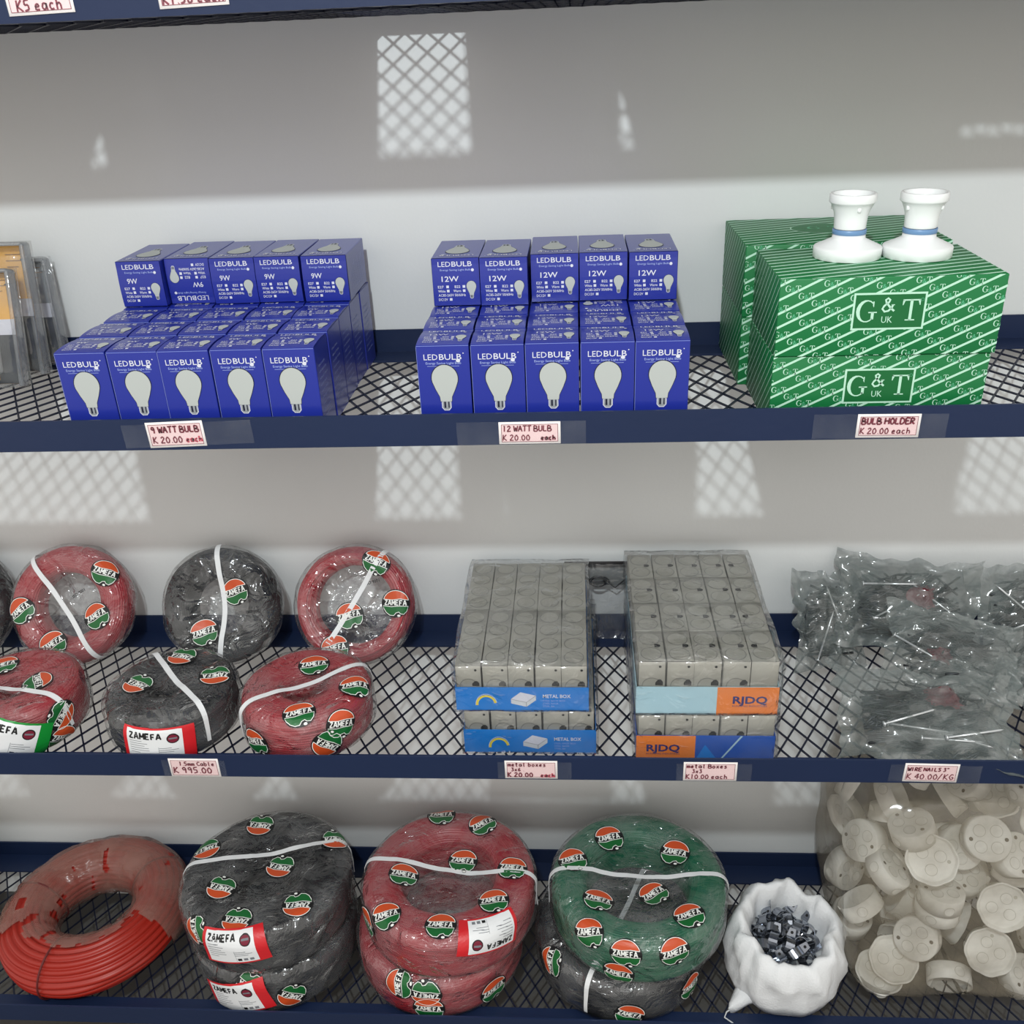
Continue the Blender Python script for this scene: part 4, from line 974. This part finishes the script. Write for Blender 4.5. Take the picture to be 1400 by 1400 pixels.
# ------------------------------------------------------------------ big bag of round junction boxes
def junction_mesh(kind):
    b = MB(); R, d = .0365, .030
    if kind == 0:     # flat face forward, cup behind
        b.lathe([(.0001, 0), (R-.002, 0), (R, -.0015), (R+.0004, -d), (R-.0018, -d), (R-.0024, -.003), (.0001, -.0028)], 48, JBOX)
        s = Sheet()
        for x, y in ((-.013, .012), (.013, .012), (-.013, -.013), (.012, -.014)):
            s.ellipse(x, y, .0098, .0098, JBOXL, 1, 24); s.ellipse(x, y, .0090, .0090, JBOX, 2, 24)
        for x in (-.027, .027): s.ellipse(x, -.001, .0032, .0032, mat('screw_hole', (120, 112, 100), .7), 3, 12)
        s.onto(b, face_fn((0, 0, 0), (1, 0, 0), (0, 1, 0), (0, 0, 1), .00025))
    else:             # shallow dish with an octagonal rim
        n = 48; f = lambda a: 1+.045*abs(math.cos(4*a))**1.5
        b.lathe([(.0001, -.006), (R-.003, -.006), (R-.001, -.004), (R+.0005, .0015), (R+.0030, .0015), (R+.0034, 0), (R+.0008, -.0075), (R-.002, -d*.8), (.0001, -d*.8)], n, JBOX, wob=lambda r, z, a, i: (r*f(a) if 2 <= i <= 6 else r, z))
        s = Sheet()
        for x, y in ((-.013, .010), (.014, .004), (-.002, -.017)):
            s.ellipse(x, y, .0096, .0096, JBOXL, 1, 24); s.ellipse(x, y, .0088, .0088, JBOX, 2, 24)
        s.ellipse(.026, -.004, .003, .003, JBOXL, 3, 12)
        s.onto(b, face_fn((0, 0, -.006), (1, 0, 0), (0, 1, 0), (0, 0, 1), .00025))
    sd = Sheet()
    for k in range(4): sd.ellipse(math.pi/2*k*R, -.016, .0088, .0088, JBOXL, 1, 20); sd.ellipse(math.pi/2*k*R, -.016, .0080, .0080, JBOX, 2, 20)
    rr = R if kind == 0 else R-.0006
    sd.onto(b, lambda x, y, l: ((rr+.0006+.0002*l)*math.cos(x/R), (rr+.0006+.0002*l)*math.sin(x/R), y), .004)
    return b.build('junction_box')
JB = [junction_mesh(0), junction_mesh(1)]; JU = [0, 0]
def jbox(kind, p, nrm, roll, label, group=None):
    o = dup(JB[kind]) if JU[kind] else JB[kind]; JU[kind] = 1
    q = Vector(nrm).to_track_quat('Z', 'Y').to_matrix() @ Matrix.Rotation(roll, 3, 'Z')
    o.location = p; o.rotation_euler = q.to_euler(); tag(o, label, 'junction box', group)
G = 'junction boxes in the big cloudy bag'
for kd, p, nv, ro, lb in [
 (1, (.566, 1.158, .4265), (-.22, -.80, .56), .2, 'white junction box with a shiny octagonal rim, centre top of the bag'),
 (0, (.659, 1.180, .452), (-.12, -.74, .66), .1, 'round white junction box facing out near the top right, two screw holes'),
 (1, (.702, 1.165, .312), (-.15, -.86, .48), .9, 'junction box with a broad rim at the right, halfway down'),
 (1, (.694, 1.155, .2155), (-.15, -.84, .52), 1.6, 'junction box with an octagonal rim at the lower right of the bag'),
 (0, (.604, 1.180, .338), (.05, .10, 1), .5, 'junction box on its side, upper of two stacked below the shiny one'),
 (0, (.605, 1.182, .276), (.04, -.06, -1), 1.2, 'junction box on its side, lower of two stacked below the shiny one'),
 (0, (.566, 1.158, .240), (-.55, -.68, .46), .4, 'junction box turned left, low in the middle of the bag'),
 (0, (.530, 1.205, .360), (.62, -.10, .78), 2.0, 'junction box tipped sideways with a ring mark, left of the shiny one'),
 (0, (.541, 1.205, .462), (-.35, .10, .93), .8, 'junction box lying flat near the top, left of the two-hole one'),
 (1, (.541, 1.165, .180), (-.10, -.45, .88), .7, 'junction box tilted up near the bottom, upper of two crescents'),
 (1, (.523, 1.168, .1445), (-.10, -.30, .95), .2, 'junction box tilted up at the bottom left of the bag, lower crescent'),
 (0, (.640, 1.172, .153), (.15, .80, .30), .3, 'junction box showing its hollow back at the bottom of the bag'),
 (0, (.495, 1.205, .250), (.50, -.45, -.70), .9, 'junction box leaning at the left side of the bag, low down'),
 (0, (.482, 1.252, .372), (-.75, -.40, .50), .3, 'hazy junction box deep in the bag at upper left'),
 (0, (.728, 1.205, .392), (.30, -.60, .70), 1.3, 'junction box at the right edge above the broad-rimmed one'),
 (0, (.640, 1.215, .396), (.10, -.75, .60), .5, 'junction box half hidden behind the shiny octagonal one'),
 (0, (.664, 1.235, .318), (.10, -.30, .95), .9, 'junction box deep in the bag, left of the broad-rimmed one')]:
    jbox(kd, p, nv, ro, lb, G)
r = random.Random(8)
for i, p in enumerate([(.520, 1.275, .445), (.700, 1.265, .470), (.486, 1.275, .270), (.626, 1.290, .440), (.580, 1.250, .300), (.760, 1.250, .300), (.770, 1.180, .220), (.770, 1.230, .440), (.600, 1.270, .200), (.690, 1.260, .160), (.500, 1.270, .170), (.560, 1.290, .500), (.640, 1.270, .505), (.480, 1.300, .460), (.720, 1.300, .400), (.550, 1.300, .380), (.520, 1.245, .320), (.640, 1.285, .340), (.600, 1.300, .130), (.700, 1.300, .260), (.560, 1.320, .240), (.780, 1.290, .480), (.655, 1.330, .220), (.475, 1.330, .350), (.740, 1.240, .520), (.575, 1.235, .130), (.775, 1.170, .140)]):
    jbox(i % 2, p, (r.uniform(-1, 1), r.uniform(-1, .2), r.uniform(-.6, 1)), r.uniform(0, 6), 'hazy junction box deep inside the big cloudy bag', G)
def big_bag():
    o = empty('plastic_bag', (.645, 1.255, z3)); tag(o, 'big dusty see-through bag packed with round junction boxes, at lower right', 'bag')
    b = MB(); bm = bmesh.new(); bmesh.ops.create_cube(bm, size=2); bmesh.ops.subdivide_edges(bm, edges=bm.edges[:], cuts=26, use_grid_fill=True)
    hx, hy, hz = .205, .142, .225
    for v in bm.verts:
        p = v.co; e = 7; k = (abs(p.x)**e+abs(p.y)**e+abs(p.z)**e)**(1/e); u = p/k
        x, y, z = u.x*hx, u.y*hy, (u.z+1)*hz
        if u.x < 0: x += .022*(1-(u.z+1)/2)*1.0-.012*math.sin(math.pi*(u.z+1)/2)
        if u.y < 0: y += .020*max(0, u.z)**1.2
        n = noise.noise(Vector((x*9, y*9, z*9)))*.012+abs(noise.noise(Vector((x*22, y*22+3, z*22))))*.007
        x += u.x*n; y += u.y*n*(1 if u.y < 0 else .3); z = max(.0006, z+(u.z*n if u.z > 0 else abs(n)*.15))
        v.co = (x, min(y, YB-1.255-.006), z)
    bm.verts.index_update(); b.add([v.co[:] for v in bm.verts], [[v.index for v in f.verts] for f in bm.faces], BIGBAG, True); bm.free()
    b.build('film', o)
big_bag()
